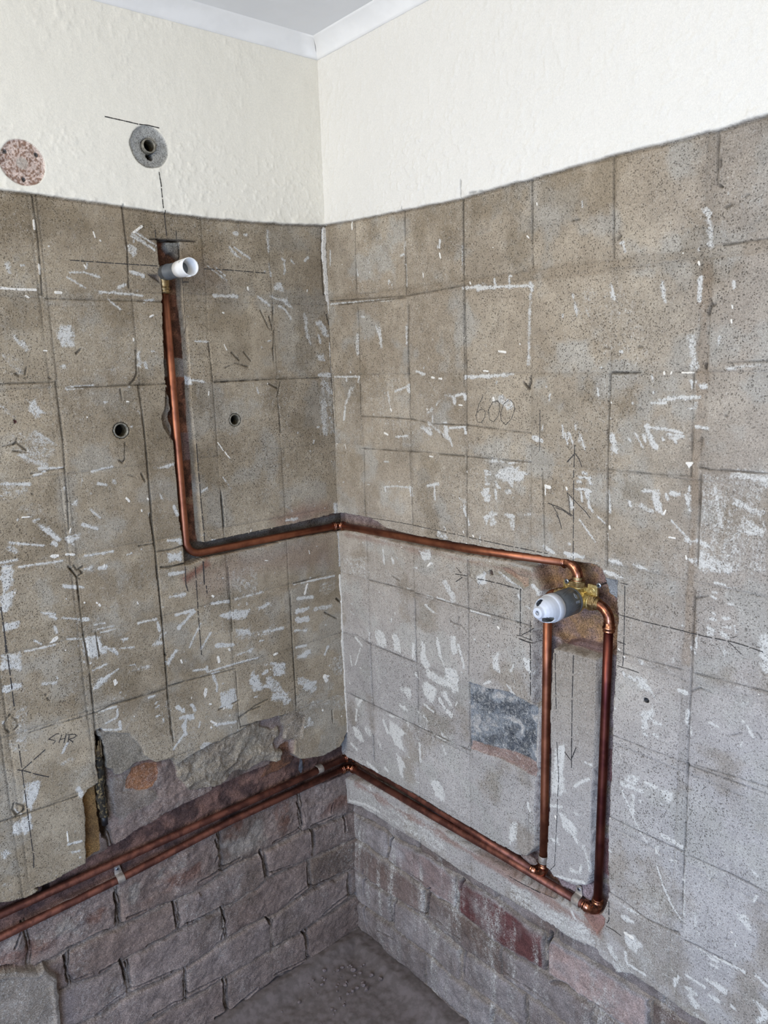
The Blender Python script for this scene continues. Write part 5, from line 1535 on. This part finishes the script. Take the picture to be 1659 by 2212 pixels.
# ------------------------------------------------------------------ mesh helpers
def mesh_obj(name, V, F, mat, parent=None, smooth=True):
    me = bpy.data.meshes.new(name); me.from_pydata([tuple(v) for v in V], [], F); me.update()
    if smooth: me.polygons.foreach_set('use_smooth', [True]*len(me.polygons))
    me.materials.append(mat); o = bpy.data.objects.new(name, me); COL.objects.link(o)
    if parent: o.parent = parent; o.matrix_parent_inverse = parent.matrix_world.inverted()
    return o
def thing(name, label, cat, loc, group=None):
    o = bpy.data.objects.new(name, None); COL.objects.link(o); o.location = loc; o.empty_display_size = .02
    o['label'] = label; o['category'] = cat
    if group: o['group'] = group
    bpy.context.view_layer.update()
    return o
def tag(o, label, cat, group=None):
    o['label'] = label; o['category'] = cat
    if group: o['group'] = group
    return o
class G:
    def __init__(s): s.V = []; s.F = []
    def ring_strip(s, rings, closed=False, caps=True):
        b = len(s.V); n = len(rings[0])
        for r in rings: s.V += [Vector(p) for p in r]
        m = len(rings)
        for i in range(m if closed else m-1):
            for j in range(n):
                k = (i+1) % m
                s.F.append((b+i*n+j, b+i*n+(j+1) % n, b+k*n+(j+1) % n, b+k*n+j))
        if caps and not closed:
            s.F.append(tuple(range(b, b+n))[::-1]); s.F.append(tuple(range(b+(m-1)*n, b+m*n)))
    def frame(s, d):
        d = Vector(d).normalized(); a = Vector((0, 0, 1)) if abs(d.z) < .9 else Vector((1, 0, 0))
        x = d.cross(a).normalized(); return x, d.cross(x), d
    def lathe(s, O, d, prof, n=32, caps=True):
        x, y, d = s.frame(d); O = Vector(O)
        s.ring_strip([[O+d*t+(x*math.cos(2*math.pi*k/n)+y*math.sin(2*math.pi*k/n))*r for k in range(n)] for t, r in prof], caps=caps)
    def tube(s, pts, r, n=20):
        pts = [Vector(p) for p in pts]; rings = []
        t0 = (pts[1]-pts[0]).normalized(); x, y, _ = s.frame(t0)
        for i, p in enumerate(pts):
            t = (pts[min(i+1, len(pts)-1)]-pts[max(i-1, 0)]).normalized()
            q = t0.rotation_difference(t); x = q @ x; y = q @ y; t0 = t
            rr = r(i) if callable(r) else r
            rings.append([p+(x*math.cos(2*math.pi*k/n)+y*math.sin(2*math.pi*k/n))*rr for k in range(n)])
        s.ring_strip(rings)
    def box(s, c, X, Y, Zv):
        b = len(s.V); c = Vector(c); X, Y, Zv = Vector(X), Vector(Y), Vector(Zv)
        for i in (-1, 1):
            for j in (-1, 1):
                for k in (-1, 1): s.V.append(c+X*i+Y*j+Zv*k)
        s.F += [tuple(b+q for q in f) for f in ((0, 1, 3, 2), (4, 6, 7, 5), (0, 4, 5, 1), (2, 3, 7, 6), (0, 2, 6, 4), (1, 5, 7, 3))]
    def obj(s, name, mat, parent=None, smooth=True, bevel=0):
        o = mesh_obj(name, s.V, s.F, mat, parent, smooth)
        if bevel:
            m = o.modifiers.new('bevel', 'BEVEL'); m.width = bevel; m.segments = 2; m.limit_method = 'ANGLE'
        return o
def fillet(A, B, C_, R, n=10):
    A, B, C_ = Vector(A), Vector(B), Vector(C_); d1 = (A-B).normalized(); d2 = (C_-B).normalized()
    ang = d1.angle(d2); t = R/math.tan(ang/2); P = B+d1*t; Q = B+d2*t
    cen = B+(d1+d2).normalized()*(R/math.sin(ang/2)); a = P-cen; b = Q-cen; th = a.angle(b)
    return [cen+(a*math.sin((1-k/n)*th)+b*math.sin(k/n*th))/math.sin(th) for k in range(n+1)]
PR = .0077
def elbow(B, d1, d2, parent, R=.011, leg=.019, r=.0086, mat=None, name='elbow', label=None):
    B = Vector(B); d1 = Vector(d1).normalized(); d2 = Vector(d2).normalized(); g = G()
    t = R/math.tan(d1.angle(d2)/2)
    arc = fillet(B+d1, B, B+d2, R)
    g.tube([B+d1*leg]+arc+[B+d2*leg], r)
    for d in (d1, d2):
        o = B+d*(t+.001)
        L = leg-t-.001
        g.lathe(o, d, [(0, r*.98), (.001, r*1.07), (L*.45, r*1.07), (L*.5, r*1.22), (L*.62, r*1.26), (L*.74, r*1.22), (L*.8, r*1.08), (L*.93, r*1.08), (L, r*1.16), (L+.0015, r*1.12), (L+.002, r*.92)])
    o = g.obj(name, mat or COPPER_FIT, parent)
    if label: o['label'] = label
    return o
def pipe(pts, parent, mat=COPPER, name='pipe', label=None):
    g = G(); g.tube(pts, PR, 24); o = g.obj(name, mat, parent)
    if label: o['label'] = label
    return o
def lerp(a, b, n): 
    a, b = Vector(a), Vector(b); return [a.lerp(b, i/n) for i in range(n+1)]

# ------------------------------------------------------------------ copper runs
# blended water: valve to shower outlet
mixt = thing('copper_pipe', 'copper pipe running from the brass valve round the corner to the shower outlet', 'pipe', (.008, .008, 1.1465), 'copper water pipes in the wall chases')
A = (-.375, .008, 1.655); B = (-.375, .008, 1.1477); Cn = (.008, .008, 1.1465); V0 = (.008, -.657, 1.1775)
pipe([A, (-.3748, .008, 1.46), (-.3752, .007, 1.26)]+fillet(A, B, Cn, .030, 14)+[(-.16, .008, 1.1477), (-.012, .008, 1.1465)], mixt)
elbow(Cn, (-1, 0, 0), (0, -1, .04), mixt, R=.008, leg=.017, name='corner_elbow')
pipe([(.008, -.012, 1.147), (.008, -.2, 1.1535), (.008, -.4032, 1.1605), (.008, -.63, 1.1763)], mixt)
elbow(V0, (0, 1, -.04), (0, 0, -1), mixt, R=.022, leg=.028, mat=COPPER_FIT, name='elbow')
# hot feed
HC = Vector((.018, .014, .557)); HE = Vector((.014, -.587, .553)); HT = Vector((.008, -.5955, 1.117))
hot = thing('copper_pipe', 'upper of the two low copper pipes, turning up behind the white valve cap', 'pipe', HC, 'copper water pipes in the wall chases')
pipe(lerp((-1.55, .016, .538), HC+Vector((-.016, 0, 0)), 4), hot, COPPER_DUSTY)
elbow(HC, (-1, 0, -.02), (0, -1, 0), hot, R=.011, leg=.021, name='corner_elbow')
pipe(lerp(HC+Vector((0, -.016, 0)), HE+Vector((0, .016, 0)), 3), hot, COPPER_DUSTY)
elbow(HE, (0, 1, .01), HT-HE, hot, R=.013, leg=.025)
pipe(lerp(HE+(HT-HE).normalized()*.017, HT-(HT-HE).normalized()*.02, 4), hot, COPPER)
elbow(HT, (0, 0, -1), (0, -1, 0), hot, R=.020, leg=.030)
# cold feed
CC = Vector((.009, .013, .531)); CE = Vector((.009, -.7105, .549)); CT = Vector((.008, -.719, 1.117))
cold = thing('copper_pipe', 'lower of the two low copper pipes, rising dark red to the right of the valve', 'pipe', CC, 'copper water pipes in the wall chases')
pipe([(-1.55, .014, .46), (-.80, .014, .5035), (-.573, .014, .5106), (-.3194, .014, .5271), (CC.x-.016, .013, .5312)], cold, COPPER_DUSTY)
elbow(CC, (-1, 0, 0), (0, -1, .03), cold, R=.011, leg=.022, name='corner_elbow')
pipe([CC+Vector((0, -.016, .0)), (.009, -.2953, .538), (.009, -.4821, .545), CE+Vector((0, .016, -.0003))], cold, COPPER_DUSTY)
elbow(CE, (0, 1, 0), CT-CE, cold, R=.014, leg=.027)
pipe(lerp(CE+(CT-CE).normalized()*.018, CT-(CT-CE).normalized()*.038, 4), cold, COPPER_DARK, label='dark red heat-stained copper length')
elbow(CT, (0, 0, -1), (0, 1, 0), cold, R=.024, leg=.040, mat=COPPER_FIT)

# ------------------------------------------------------------------ screws and clips
def screw(P, n, r, parent=None, name='screw', mat=SCREW, rot=.4, length=.012):
    P, n = Vector(P), Vector(n).normalized(); g = G()
    x, y, _ = g.frame(n)
    g.lathe(P-n*length, n, [(0, r*.3), (length-.0016, r*.42), (length-.0012, r*.95), (length-.0003, r), (length+.0004, r*.8), (length+.0006, r*.45)], 24)
    g2 = G(); a = x*math.cos(rot)+y*math.sin(rot); b = n.cross(a)
    o = g.obj(name, mat, parent)
    g2.box(P+n*.0006, a*r*.5, b*r*.13, n*.0003); g2.box(P+n*.0006, b*r*.5, a*r*.13, n*.0003)
    g2.obj('cross_slot', DARKIN, o, smooth=False)
    return o
def clip(P, ax, n, tabdir, label, tab=True):
    P, ax, n, t = Vector(P), Vector(ax).normalized(), Vector(n).normalized(), Vector(tabdir).normalized()
    root = thing('pipe_clip', label, 'clip', P, 'steel clips holding the low pipes'); g = G(); hw = .0075; r0 = PR+.0006; th = .0013
    path = []
    for k in range(13):
        a = math.radians(-90+k*15); path.append((t*math.sin(a)+n*math.cos(a), r0))
    rings = []
    prof = [P+d*r for d, r in path]
    if tab: prof += [P+t*(r0+.001)-n*.004, P+t*(r0+.004)-n*.006, P+t*(r0+.020)-n*.006]
    else: prof += [P+t*r0-n*.008]
    prof = [P-t*r0-n*.006]+prof
    nrm = []
    for i, p in enumerate(prof):
        q = (prof[min(i+1, len(prof)-1)]-prof[max(i-1, 0)]).normalized(); nn = q.cross(ax)
        if nn.dot(n) < 0 and nn.dot(p-P) < 0: nn = -nn
        if (nn.dot(p-P) < 0 and i < 15) : nn = -nn
        if i >= 15: nn = n
        nrm.append(nn)
        w_ = hw if i < len(prof)-1 or not tab else hw*.7
        rings.append([p-ax*w_, p+ax*w_, p+ax*w_+nn*th, p-ax*w_+nn*th])
    g.ring_strip(rings); g.obj('strap', STEEL, root, bevel=.0003)
    if tab: screw(P+t*(r0+.012)-n*.006+n*th, n, .0042, root, 'screw')
    return root
clip((.009, -.668, .5482), (0, 1, .02), (-1, 0, 0), (0, .02, 1), 'steel clip with screw beside the lowest elbow, under the tall dark pipe')
pz = HE+(HT-HE).normalized()*.036
clip(pz, HT-HE, (-1, 0, 0), (0, 1, 0), 'plain steel strap clip round the foot of the left vertical pipe', tab=False)
clip((-.078, .014, .5572), (1, 0, .02), (0, -1, 0), (0, 0, 1), 'steel clip on the upper low pipe under the broken render by the corner', tab=False)
clip((-.573, .014, .5106), (1, 0, .05), (0, -1, 0), (-.1, 0, 1), 'steel clip with screw on the lower pipe below the torn conduit')

# ------------------------------------------------------------------ mixer valve
VC = Vector((.004, -.657, 1.118)); vx = Vector((-1, 0, 0))
val = thing('mixer_valve', 'brass shower mixer with grey sleeve and white dust cap in the square wall pocket', 'valve', VC)
g = G()
g.lathe(VC-vx*.020, vx, [(0, .012), (.002, .016), (.016, .017), (.02, .0205), (.026, .0225), (.031, .0228), (.033, .0215)])
g.lathe(VC+vx*-.016, vx, [(0, .016), (.003, .0192), (.018, .0198), (.022, .017)])
g.lathe(VC+Vector((.004, 0, 0)), (0, 0, 1), [(0, .0135), (.020, .0130), (.0205, .0145), (.0225, .0145), (.023, .0128)])
for sgn in (-1, 1):
    g.lathe(VC+Vector((.004, 0, 0)), (0, sgn, 0), [(0, .0135), (.025, .0130), (.0255, .0142), (.0275, .0142), (.028, .012)])
g.obj('valve_body', BRASS, val, bevel=.0006)
for sgn in (-1, 1):
    g = G(); c = VC+Vector((.008 if sgn < 0 else .016, sgn*.0275, .0195 if sgn < 0 else .014))
    g.box(c, (.0024, 0, 0), (0, .0092, 0), (0, 0, .0098)); g.box(c+Vector((.002, -sgn*.012, -.006)), (.002, 0, 0), (0, .007, 0), (0, 0, .008)); g.lathe(c+Vector((-.0026, 0, 0)), vx, [(0, .0050), (.0006, .0044), (.0007, .003), (-.0003, .0028)], 20)
    g.obj('mounting_lug', BRASS, val, smooth=False, bevel=.0012)
def nut(P, d, name='union_nut'):
    g = G(); P = Vector(P)
    g.lathe(P, d, [(0, .0122), (.0006, .0138), (.008, .0138), (.0088, .0124)], 6); g.lathe(P+Vector(d)*.0086, d, [(0, .0118), (.002, .0118), (.0025, .0096), (.008, .0095)], 24)
    g.obj(name, BRASS_DULL, val, smooth=False, bevel=.0005)
nut(VC+Vector((.004, 0, .022)), (0, 0, 1)); nut(VC+Vector((.004, -.027, 0)), (0, -1, 0)); nut(VC+Vector((.004, .027, 0)), (0, 1, 0))
g = G(); o0 = VC+vx*.011
g.lathe(o0, vx, [(0, .0215), (.001, .0226), (.004, .0228), (.0045, .0222), (.006, .0222), (.0065, .0228), (.048, .0222), (.0485, .0212), (.050, .0212)], 48)
for a0, L_ in ((.2, .030), (.9, .024), (1.6, .030), (2.3, .024), (-.5, .030), (3.1, .03)):
    for k in range(2):
        pts = []
        for i in range(9):
            q = i/8; a = a0+.18*k+.35*q; pts.append(o0+vx*(.008+L_*q)+(Vector((0, 1, 0))*math.cos(a)+Vector((0, 0, 1))*math.sin(a))*.0224)
        g.tube(pts, .0005, 6)
slv = g.obj('grey_sleeve', GREY_PL, val)
# embossed drop mark on the sleeve
g = G()
def onsl(a, t, r=.02275): return o0+vx*t+(Vector((0, -1, 0))*math.cos(a)+Vector((0, 0, 1))*math.sin(a))*r
g.tube([onsl(.95, .014), onsl(.80, .016), onsl(.62, .0165), onsl(.50, .013)], .0007, 6)
g.tube([onsl(.95, .014), onsl(.72, .0125), onsl(.50, .013)], .0006, 6)
for k in range(4): g.tube([onsl(.36, .010+.0025*k), onsl(.26, .011+.0025*k), onsl(.16, .010+.0025*k)], .0005, 6)
g.obj('embossed_mark', simple('embossed_grey', srgb('#8b8e90'), .5), slv)
# white dust cap: drum, shouldered dome, nose with a bore, two side windows
o1 = VC+vx*.058; n = 72
prof = [(0, .0226), (.0008, .0236), (.012, .0236), (.0135, .0228), (.0140, .0222), (.0150, .0219), (.022, .0214), (.028, .0196), (.033, .0166), (.0365, .0132), (.0385, .0104), (.040, .0096), (.0435, .0092), (.0445, .0084), (.0445, .0040), (.0435, .0034)]
g = G(); x, y, d = Vector((0, -1, 0)), Vector((0, 0, 1)), vx
fine = []
for i in range(len(prof)-1):
    (t0, r0_), (t1, r1) = prof[i], prof[i+1]; m = 4 if .018 < t0 < .040 else 1
    fine += [(t0+(t1-t0)*k/m, r0_+(r1-r0_)*k/m) for k in range(m)]
fine.append(prof[-1])
rings = [[o1+d*t+(x*math.cos(2*math.pi*k/n)+y*math.sin(2*math.pi*k/n))*r for k in range(n)] for t, r in fine]
for rr in rings: g.V += rr
wins = [(-.95, .0290, .62, .0095), (1.95, .0330, .42, .0060), (3.7, .0300, .45, .0075)]
for i in range(len(rings)-1):
    for k in range(n):
        a = 2*math.pi*(k+.5)/n; tm = (fine[i][0]+fine[i+1][0])/2
        hole = False
        for (wa, wt, da, dt) in wins:
            q = (a-wa+math.pi) % (2*math.pi)-math.pi
            if (q/da)**2+((tm-wt)/dt)**2 < 1: hole = True
        if not hole: g.F.append((i*n+k, i*n+(k+1) % n, (i+1)*n+(k+1) % n, (i+1)*n+k))
cap = g.obj('dust_cap', WHITE_PL, val); sm = cap.modifiers.new('thick', 'SOLIDIFY'); sm.thickness = .0014; sm.offset = -1
g = G(); g.lathe(o1, vx, [(0, .0195), (.010, .0195), (.014, .010), (.030, .0085), (.034, .004)]); g.obj('cartridge_tip', simple('pale_plastic', srgb('#a9a89c'), .5), val)
for yy, zz, lb in ((-.6355, 1.1440, 'small zinc screw in the pocket, left of the valve neck'), (-.6990, 1.1500, 'small zinc screw in the pocket, above the right brass lug')):
    tag(screw((.006, yy, zz), (-1, 0, 0), .0046, None, 'wall_screw', SCREW, length=.040), lb, 'screw', 'zinc screws fixing the mixer valve')

# ------------------------------------------------------------------ shower outlet
OC = Vector((-.375, .008, 1.6925)); oy = Vector((0, -1, 0))
out = thing('shower_outlet', 'brass elbow atop the left chase with grey plug and open white cap', 'outlet', OC)
g = G()
g.lathe(OC-oy*.010, oy, [(0, .011), (.002, .0128), (.016, .0128), (.018, .0122)], 32)
g.lathe(OC, (0, 0, -1), [(0, .0118), (.012, .0112), (.024, .0094), (.026, .0094), (.0265, .0104), (.029, .0106), (.0295, .0094), (.032, .0094), (.0325, .0102), (.0345, .0102), (.035, .0092), (.037, .009)], 32)
for k in range(4): g.lathe(OC+Vector((0, 0, -.0245)), (0, 0, -1), [(0, .0096), (.001, .0103), (.002, .0096)], 9)
g.obj('outlet_body', BRASS_DULL, out)
g = G(); g.lathe(OC+oy*.006, oy, [(0, .0130), (.001, .0138), (.018, .0138), (.0185, .0146), (.021, .0146), (.0215, .0138), (.068, .0132), (.069, .012)], 40)
g.obj('grey_plug', GREY_PL, out)
g = G(); g.lathe(OC+oy*.068, oy, [(0, .0125), (.0005, .0146), (.02, .0154), (.044, .0160), (.0455, .0156), (.045, .0142), (.012, .0132), (.010, .008), (.010, .0)], 48, caps=False)
for a in (.5, 2.6, 4.7):
    x_, y_ = Vector((1, 0, 0)), Vector((0, 0, 1)); e = x_*math.cos(a)+y_*math.sin(a); g.box(OC+oy*.105+e*.0156, e*.0012, oy*.0075, e.cross(oy)*.0014)
g.obj('white_cap', simple('milky_plastic', srgb('#eeedea'), .4, 0, srgb('#e6e5e2'), 40, 0, sss=.2), out)
g = G(); g.lathe(OC+oy*.067, oy, [(0, .012), (.0125, .0122)], 32); g.obj('plug_core', simple('core_grey', srgb('#8c9094'), .5), out)
tag(screw((-.384, .021, 1.7075), (0, -1, 0), .0052, None, 'wall_screw', STEEL, .7, .02), 'cross-head screw in the left chase above the brass outlet', 'screw')

# ------------------------------------------------------------------ old sockets left in the wall
def socket(P, r, label, mat=OLDIRON, front=-.0005, tilt=0):
    P = Vector(P); t = thing('old_pipe_socket', label, 'pipe socket', P, 'old iron pipe sockets in the left wall'); n_ = Vector((0, -1, 0))
    g = G(); g.lathe(P-n_*.030, n_, [(0, r*.96), (.0295, r*.96), (.031, r*.92), (.0312, r*.80), (.030, r*.74), (.022, r*.73)], 40, caps=False); g.obj('rim', mat, t)
    g = G()
    for k in range(5): g.lathe(P-n_*(.024-.001*0), n_, [(.0+.004*k, r*.76), (.002+.004*k, r*.68), (.004+.004*k, r*.76)], 40, caps=False)
    g.obj('screw_thread', simple('old_brass', srgb('#7d725a'), .5, .6, srgb('#5a503c'), 200), t)
    g = G(); g.lathe(P-n_*.029, n_, [(0, r*.8), (.003, r*.8)], 32); g.obj('bore', DARKIN, t)
u, z = cc('socket_a'); socket((u, .001, z), .0152, 'round iron pipe socket in bare render, left of the copper riser')
u, z = cc('socket_b'); socket((u, .001, z), .0132, 'round iron pipe socket in bare render, between the copper riser and the corner')
u, z = cc('socket_plaster'); socket((u, -.006, z), .0132, 'round iron pipe socket in grey ring on the painted plaster, above the shower outlet')
def plug(P, n_, r, mat, label, group=None):
    g = G(); P = Vector(P); n_ = Vector(n_)
    g.lathe(P-n_*.014, n_, [(0, r*.9), (.0125, r), (.0135, r*1.02), (.0135, r*.62), (.010, r*.55), (.010, 0.0002)], 20)
    return tag(g.obj('wall_plug', mat, None), label, 'wall plug', group)
for nm, lb in (('hs1', 'grey wall plug at the upper left of the round rusty patch'), ('hs2', 'grey wall plug at the upper right of the round rusty patch'), ('hs3', 'grey wall plug at the bottom of the round rusty patch')):
    u, z = cc(nm); plug((u, -.0025, z), (0, -1, 0), .0034, PLUGP, lb, 'plugs in the round patch')
u, z = cc('hole_l'); plug((u, 0, z), (0, -1, 0), .0024, PINKP, 'tiny red wall plug in the render at the left edge, above the cracked patch')
u, z = cc('plug_r'); plug((.001, u, z), (-1, 0, 0), .0044, BLACKPL, 'dark wall plug in the right wall, right of the tall dark pipe')
u, z = cc('hole_r2'); plug((.003, u, z), (-1, 0, 0), .0052, simple('brown_plug', srgb('#4c3d33'), .8), 'brown wall plug in the pale broken render left of the valve pocket')

# ------------------------------------------------------------------ torn conduit
t = thing('torn_conduit', 'frayed black and ochre conduit stub in the dark slot of the left wall', 'conduit', (-.590, .010, .70))
topc, botc = Vector((-.5915, .012, .795)), Vector((-.594, .004, .665))
g = G(); N = 60; rings = []; nn = 28
for i in range(N+1):
    q = i/N; p = topc.lerp(botc, q)+Vector((.0015*math.sin(q*7), 0, 0)); r = .0082*(1+.10*math.sin(q*19)+.06*math.sin(q*47))
    if q < .06: r *= .55+q*7.5
    rings.append([p+Vector((math.cos(a), -math.sin(a), 0))*r*(1+.10*math.sin(3*(a+q*14))+.05*math.sin(7*a-q*33)) for a in [2*math.pi*k/nn for k in range(nn)]])
g.ring_strip(rings)
FR_ = simple('frayed_wrap', srgb('#2b2823'), .8, 0, srgb('#75664a'), 150, .0015, spec=.2, lo=.50, hi=.64)
g.obj('frayed_wrap', FR_, t)
g = G(); g.lathe(botc+Vector((0, 0, .004)), (0, 0, -1), [(0, .0062), (.022, .0062), (.0225, .004), (.012, .0038)], 24); g.obj('black_sleeve', BLACKPL, t)
g = G()
for k in range(7):
    a = 2*math.pi*k/7+.3; e = Vector((math.cos(a), -abs(math.sin(a))*.8, 0)); L_ = .022+.022*((k*37) % 5)/5
    b = len(g.V); s_ = Vector((-math.sin(a), -math.cos(a), 0))*.0032
    base_ = topc+e*.0065+Vector((0, 0, -.008)); tip = topc+e*.0088+Vector((0, 0, L_-.004)); th = e*.0007
    g.V += [base_-s_, base_+s_, tip+s_*.25, tip-s_*.25, base_-s_+th, base_+s_+th, tip+s_*.25+th, tip-s_*.25+th]
    g.F += [tuple(b+q for q in f) for f in ((0, 1, 2, 3), (4, 7, 6, 5), (0, 4, 5, 1), (1, 5, 6, 2), (2, 6, 7, 3), (3, 7, 4, 0))]
g.obj('torn_shreds', simple('ochre_shred', srgb('#7d6847'), .8, 0, srgb('#4a3c2b'), 150, .001), t, smooth=False)

# ------------------------------------------------------------------ loose stones
def stone(name, P, s3, seed, mat, rotz=0, sub=3, flat=1.):
    import bmesh
    bm = bmesh.new(); bmesh.ops.create_icosphere(bm, subdivisions=sub, radius=1)
    rs = np.random.RandomState(seed); pl = [(Vector(rs.randn(3)).normalized(), .62+.3*rs.rand()) for _ in range(11)]
    off = rs.rand(3)*50
    for v in bm.verts:
        for nrm, dd in pl:
            q = v.co.dot(nrm)
            if q > dd: v.co -= nrm*(q-dd)
        k = vnoise(np.array([v.co.x*3+off[0]]), np.array([v.co.y*3+v.co.z*2+off[1]]), seed)[0]
        v.co *= .92+.16*k
        v.co = Vector((v.co.x*s3[0], v.co.y*s3[1], v.co.z*s3[2]))
    me = bpy.data.meshes.new(name); bm.to_mesh(me); bm.free()
    me.materials.append(mat); o = bpy.data.objects.new(name, me); COL.objects.link(o); o.location = P; o.rotation_euler = (0, 0, rotz)
    return o
tag(stone('slate_chip', (-.132, .012, .588), (.0065, .006, .0185), 3, SLATE), 'dark slate chip wedged in the broken render above the low pipes', 'stone')
tag(stone('mortar_chunk', (.006, -.559, .578), (.008, .020, .008), 4, MORTAR), 'pale loose mortar chunk beside the foot of the left vertical pipe', 'mortar')
tag(stone('mortar_chunk', (-.4135, .013, .3865), (.009, .006, .009), 7, MORTAR), 'small round mortar lump stuck on the left brick face below the pipes', 'mortar')

# ------------------------------------------------------------------ ceiling, coving, floor
zc = 2.156
g = G(); g.box((-1.2, -1.2, zc+.05), (1.35, 0, 0), (0, 1.35, 0), (0, 0, .05)); o = g.obj('ceiling', CEIL, None, smooth=False); o['kind'] = 'structure'
def cove(name, side):
    prof = []; w_, h_ = .030, .030
    for k in range(9):
        a = k/8*math.pi/2; prof.append((.0075+w_*(1-math.sin(a))*.4+w_*(1-k/8)*.6, (h_*(1-math.cos(a))*.4+h_*(k/8)*.6)))
    prof = [(p_[0], zc-p_[1]) for p_ in prof]+[(-.03, zc-h_-.0), (-.03, zc+.004), (w_+.0075, zc+.004)]
    V, F = [], []; 
    xs = np.linspace(0, 1, 60)
    for s_ in xs:
        for (d_, z_) in prof:
            L0 = -max(d_, -.03) ; q = L0+(-2.2-L0)*s_
            jj = .0008*math.sin(s_*90+z_*200)*(1 if .008 < d_ < .03 else 0)
            V.append((q, -d_+jj, z_) if side == 'L' else (-d_+jj, q, z_))
    n_ = len(prof)
    for i in range(59):
        for j in range(n_):
            f_ = (i*n_+j, i*n_+(j+1) % n_, (i+1)*n_+(j+1) % n_, (i+1)*n_+j); F.append(f_ if side == 'L' else f_[::-1])
    F.append(tuple(range(n_))); F.append(tuple(range(59*n_, 60*n_))[::-1])
    o = mesh_obj(name, V, F, PAINT, None, False); 
    for i_, p_ in enumerate(o.data.polygons): p_.use_smooth = (len(p_.vertices) == 4 and (i_ % n_) < 8)
    o['kind'] = 'structure'; return o
cove('trim_1', 'L'); cove('trim_2', 'R')

FZ = .045
fx = np.unique(np.round(np.concatenate([np.arange(-2.4, -.6, .02), np.arange(-.6, .04, .003)]), 4)); X, Y = np.meshgrid(fx, fx)
def floor_h(X, Y):
    dcor = np.minimum(-X, -Y)
    return FZ-.004+.004*fbm(X, Y, 9, 301)+.0025*fbm(X, Y, 60, 302)+.020*np.exp(-(np.maximum(dcor, 0)/.030)**2)+.012*np.exp(-((X+.10)**2+(Y+.08)**2)/.012)
Hf = floor_h(X, Y)
n_ = len(fx); V = np.stack([X, Y, Hf], -1).reshape(-1, 3); idx = np.arange(n_*n_).reshape(n_, n_)
F = np.stack([idx[:-1, :-1], idx[:-1, 1:], idx[1:, 1:], idx[1:, :-1]], -1).reshape(-1, 4)
ringi = np.concatenate([idx[0, :], idx[1:, -1], idx[-1, :-1][::-1], idx[1:-1, 0][::-1]]); bk = V[ringi].copy(); bk[:, 2] = -.06
rb = np.arange(len(ringi))+len(V)
FF = [tuple(map(int, f_)) for f_ in F]+[(int(ringi[i]), int(rb[i]), int(rb[(i+1) % len(rb)]), int(ringi[(i+1) % len(rb)])) for i in range(len(rb))]+[tuple(int(q) for q in rb[::-1])]
o = mesh_obj('floor', np.concatenate([V, bk]), FF, FLOORM, None); o['kind'] = 'structure'
rs = np.random.RandomState(8)
protos = [stone('mortar_crumb', (0, 0, 0), (.006, .0045, .0035), 50+k, CRUMB, sub=2) for k in range(4)]
spots = []
for k in range(70):
    a = rs.rand()
    if k < 45: x_, y_ = -.04-.14*rs.rand(), -.035-.11*rs.rand()
    else: x_, y_ = -.20-.25*rs.rand(), -.05-.3*rs.rand()
    spots.append((x_, y_, .35+1.1*rs.rand()**1.6))
for k, (x_, y_, s_) in enumerate(spots):
    if k < 4: c = protos[k]
    else: c = protos[k % 4].copy(); COL.objects.link(c)
    c.location = (x_, y_, float(floor_h(np.array([x_]), np.array([y_]))[0])+.0022*s_); c.scale = (s_, s_, s_); c.rotation_euler = (0, 0, rs.rand()*6.28)
    if k < 45: tag(c, 'grey mortar crumb in the small heap on the floor nearest the corner', 'rubble', 'mortar crumbs heaped in the corner')
    else: tag(c, 'grey mortar crumb scattered on the open floor beyond the corner heap', 'rubble', 'mortar crumbs scattered on the floor')

# ------------------------------------------------------------------ pencil marks (thin graphite strokes lying on the plaster relief)
def pencil():
    rs = np.random.RandomState(4)
    for (side, name, wd, dash, pts) in PENCIL_MARKS:
        W = WL if side == 'L' else WR; P = np.array(pts, float).reshape(-1, 2)/1e4; wd = max(wd/1e4, .0009)
        V, F = [], []; prev = None; run = 0; on = True
        dist = 0
        for i in range(len(P)-1):
            a, b = P[i], P[i+1]; L_ = np.linalg.norm(b-a); m = max(1, int(L_/.002)); t_ = (b-a)/max(L_, 1e-6); nn_ = np.array([-t_[1], t_[0]])
            for k in range(m+1 if i == len(P)-2 else m):
                p = a+(b-a)*k/m; dist += .002
                if dash:
                    run -= 1
                    if run <= 0: on = not on; run = int(rs.randint(4, 22)) if on else int(rs.randint(1, 3))
                ww = wd*.5*(.75+.5*rs.rand())
                q = [p-nn_*ww, p+nn_*ww]; hh = max(W.height(*q[0]), W.height(*q[1]), W.height(*p))
                if hh < -.012: prev = None; continue
                hh += .0005
                idx_ = len(V)
                for e in q: 
                    V.append((e[0], -hh, e[1]) if side == 'L' else (-hh, e[0], e[1]))
                if prev is not None and on: F.append((prev, prev+1, idx_+1, idx_))
                prev = idx_
        if not F: continue
        mesh_obj(name, V, F, PENCIL, wall_left if side == 'L' else wall_right, False)
pencil()
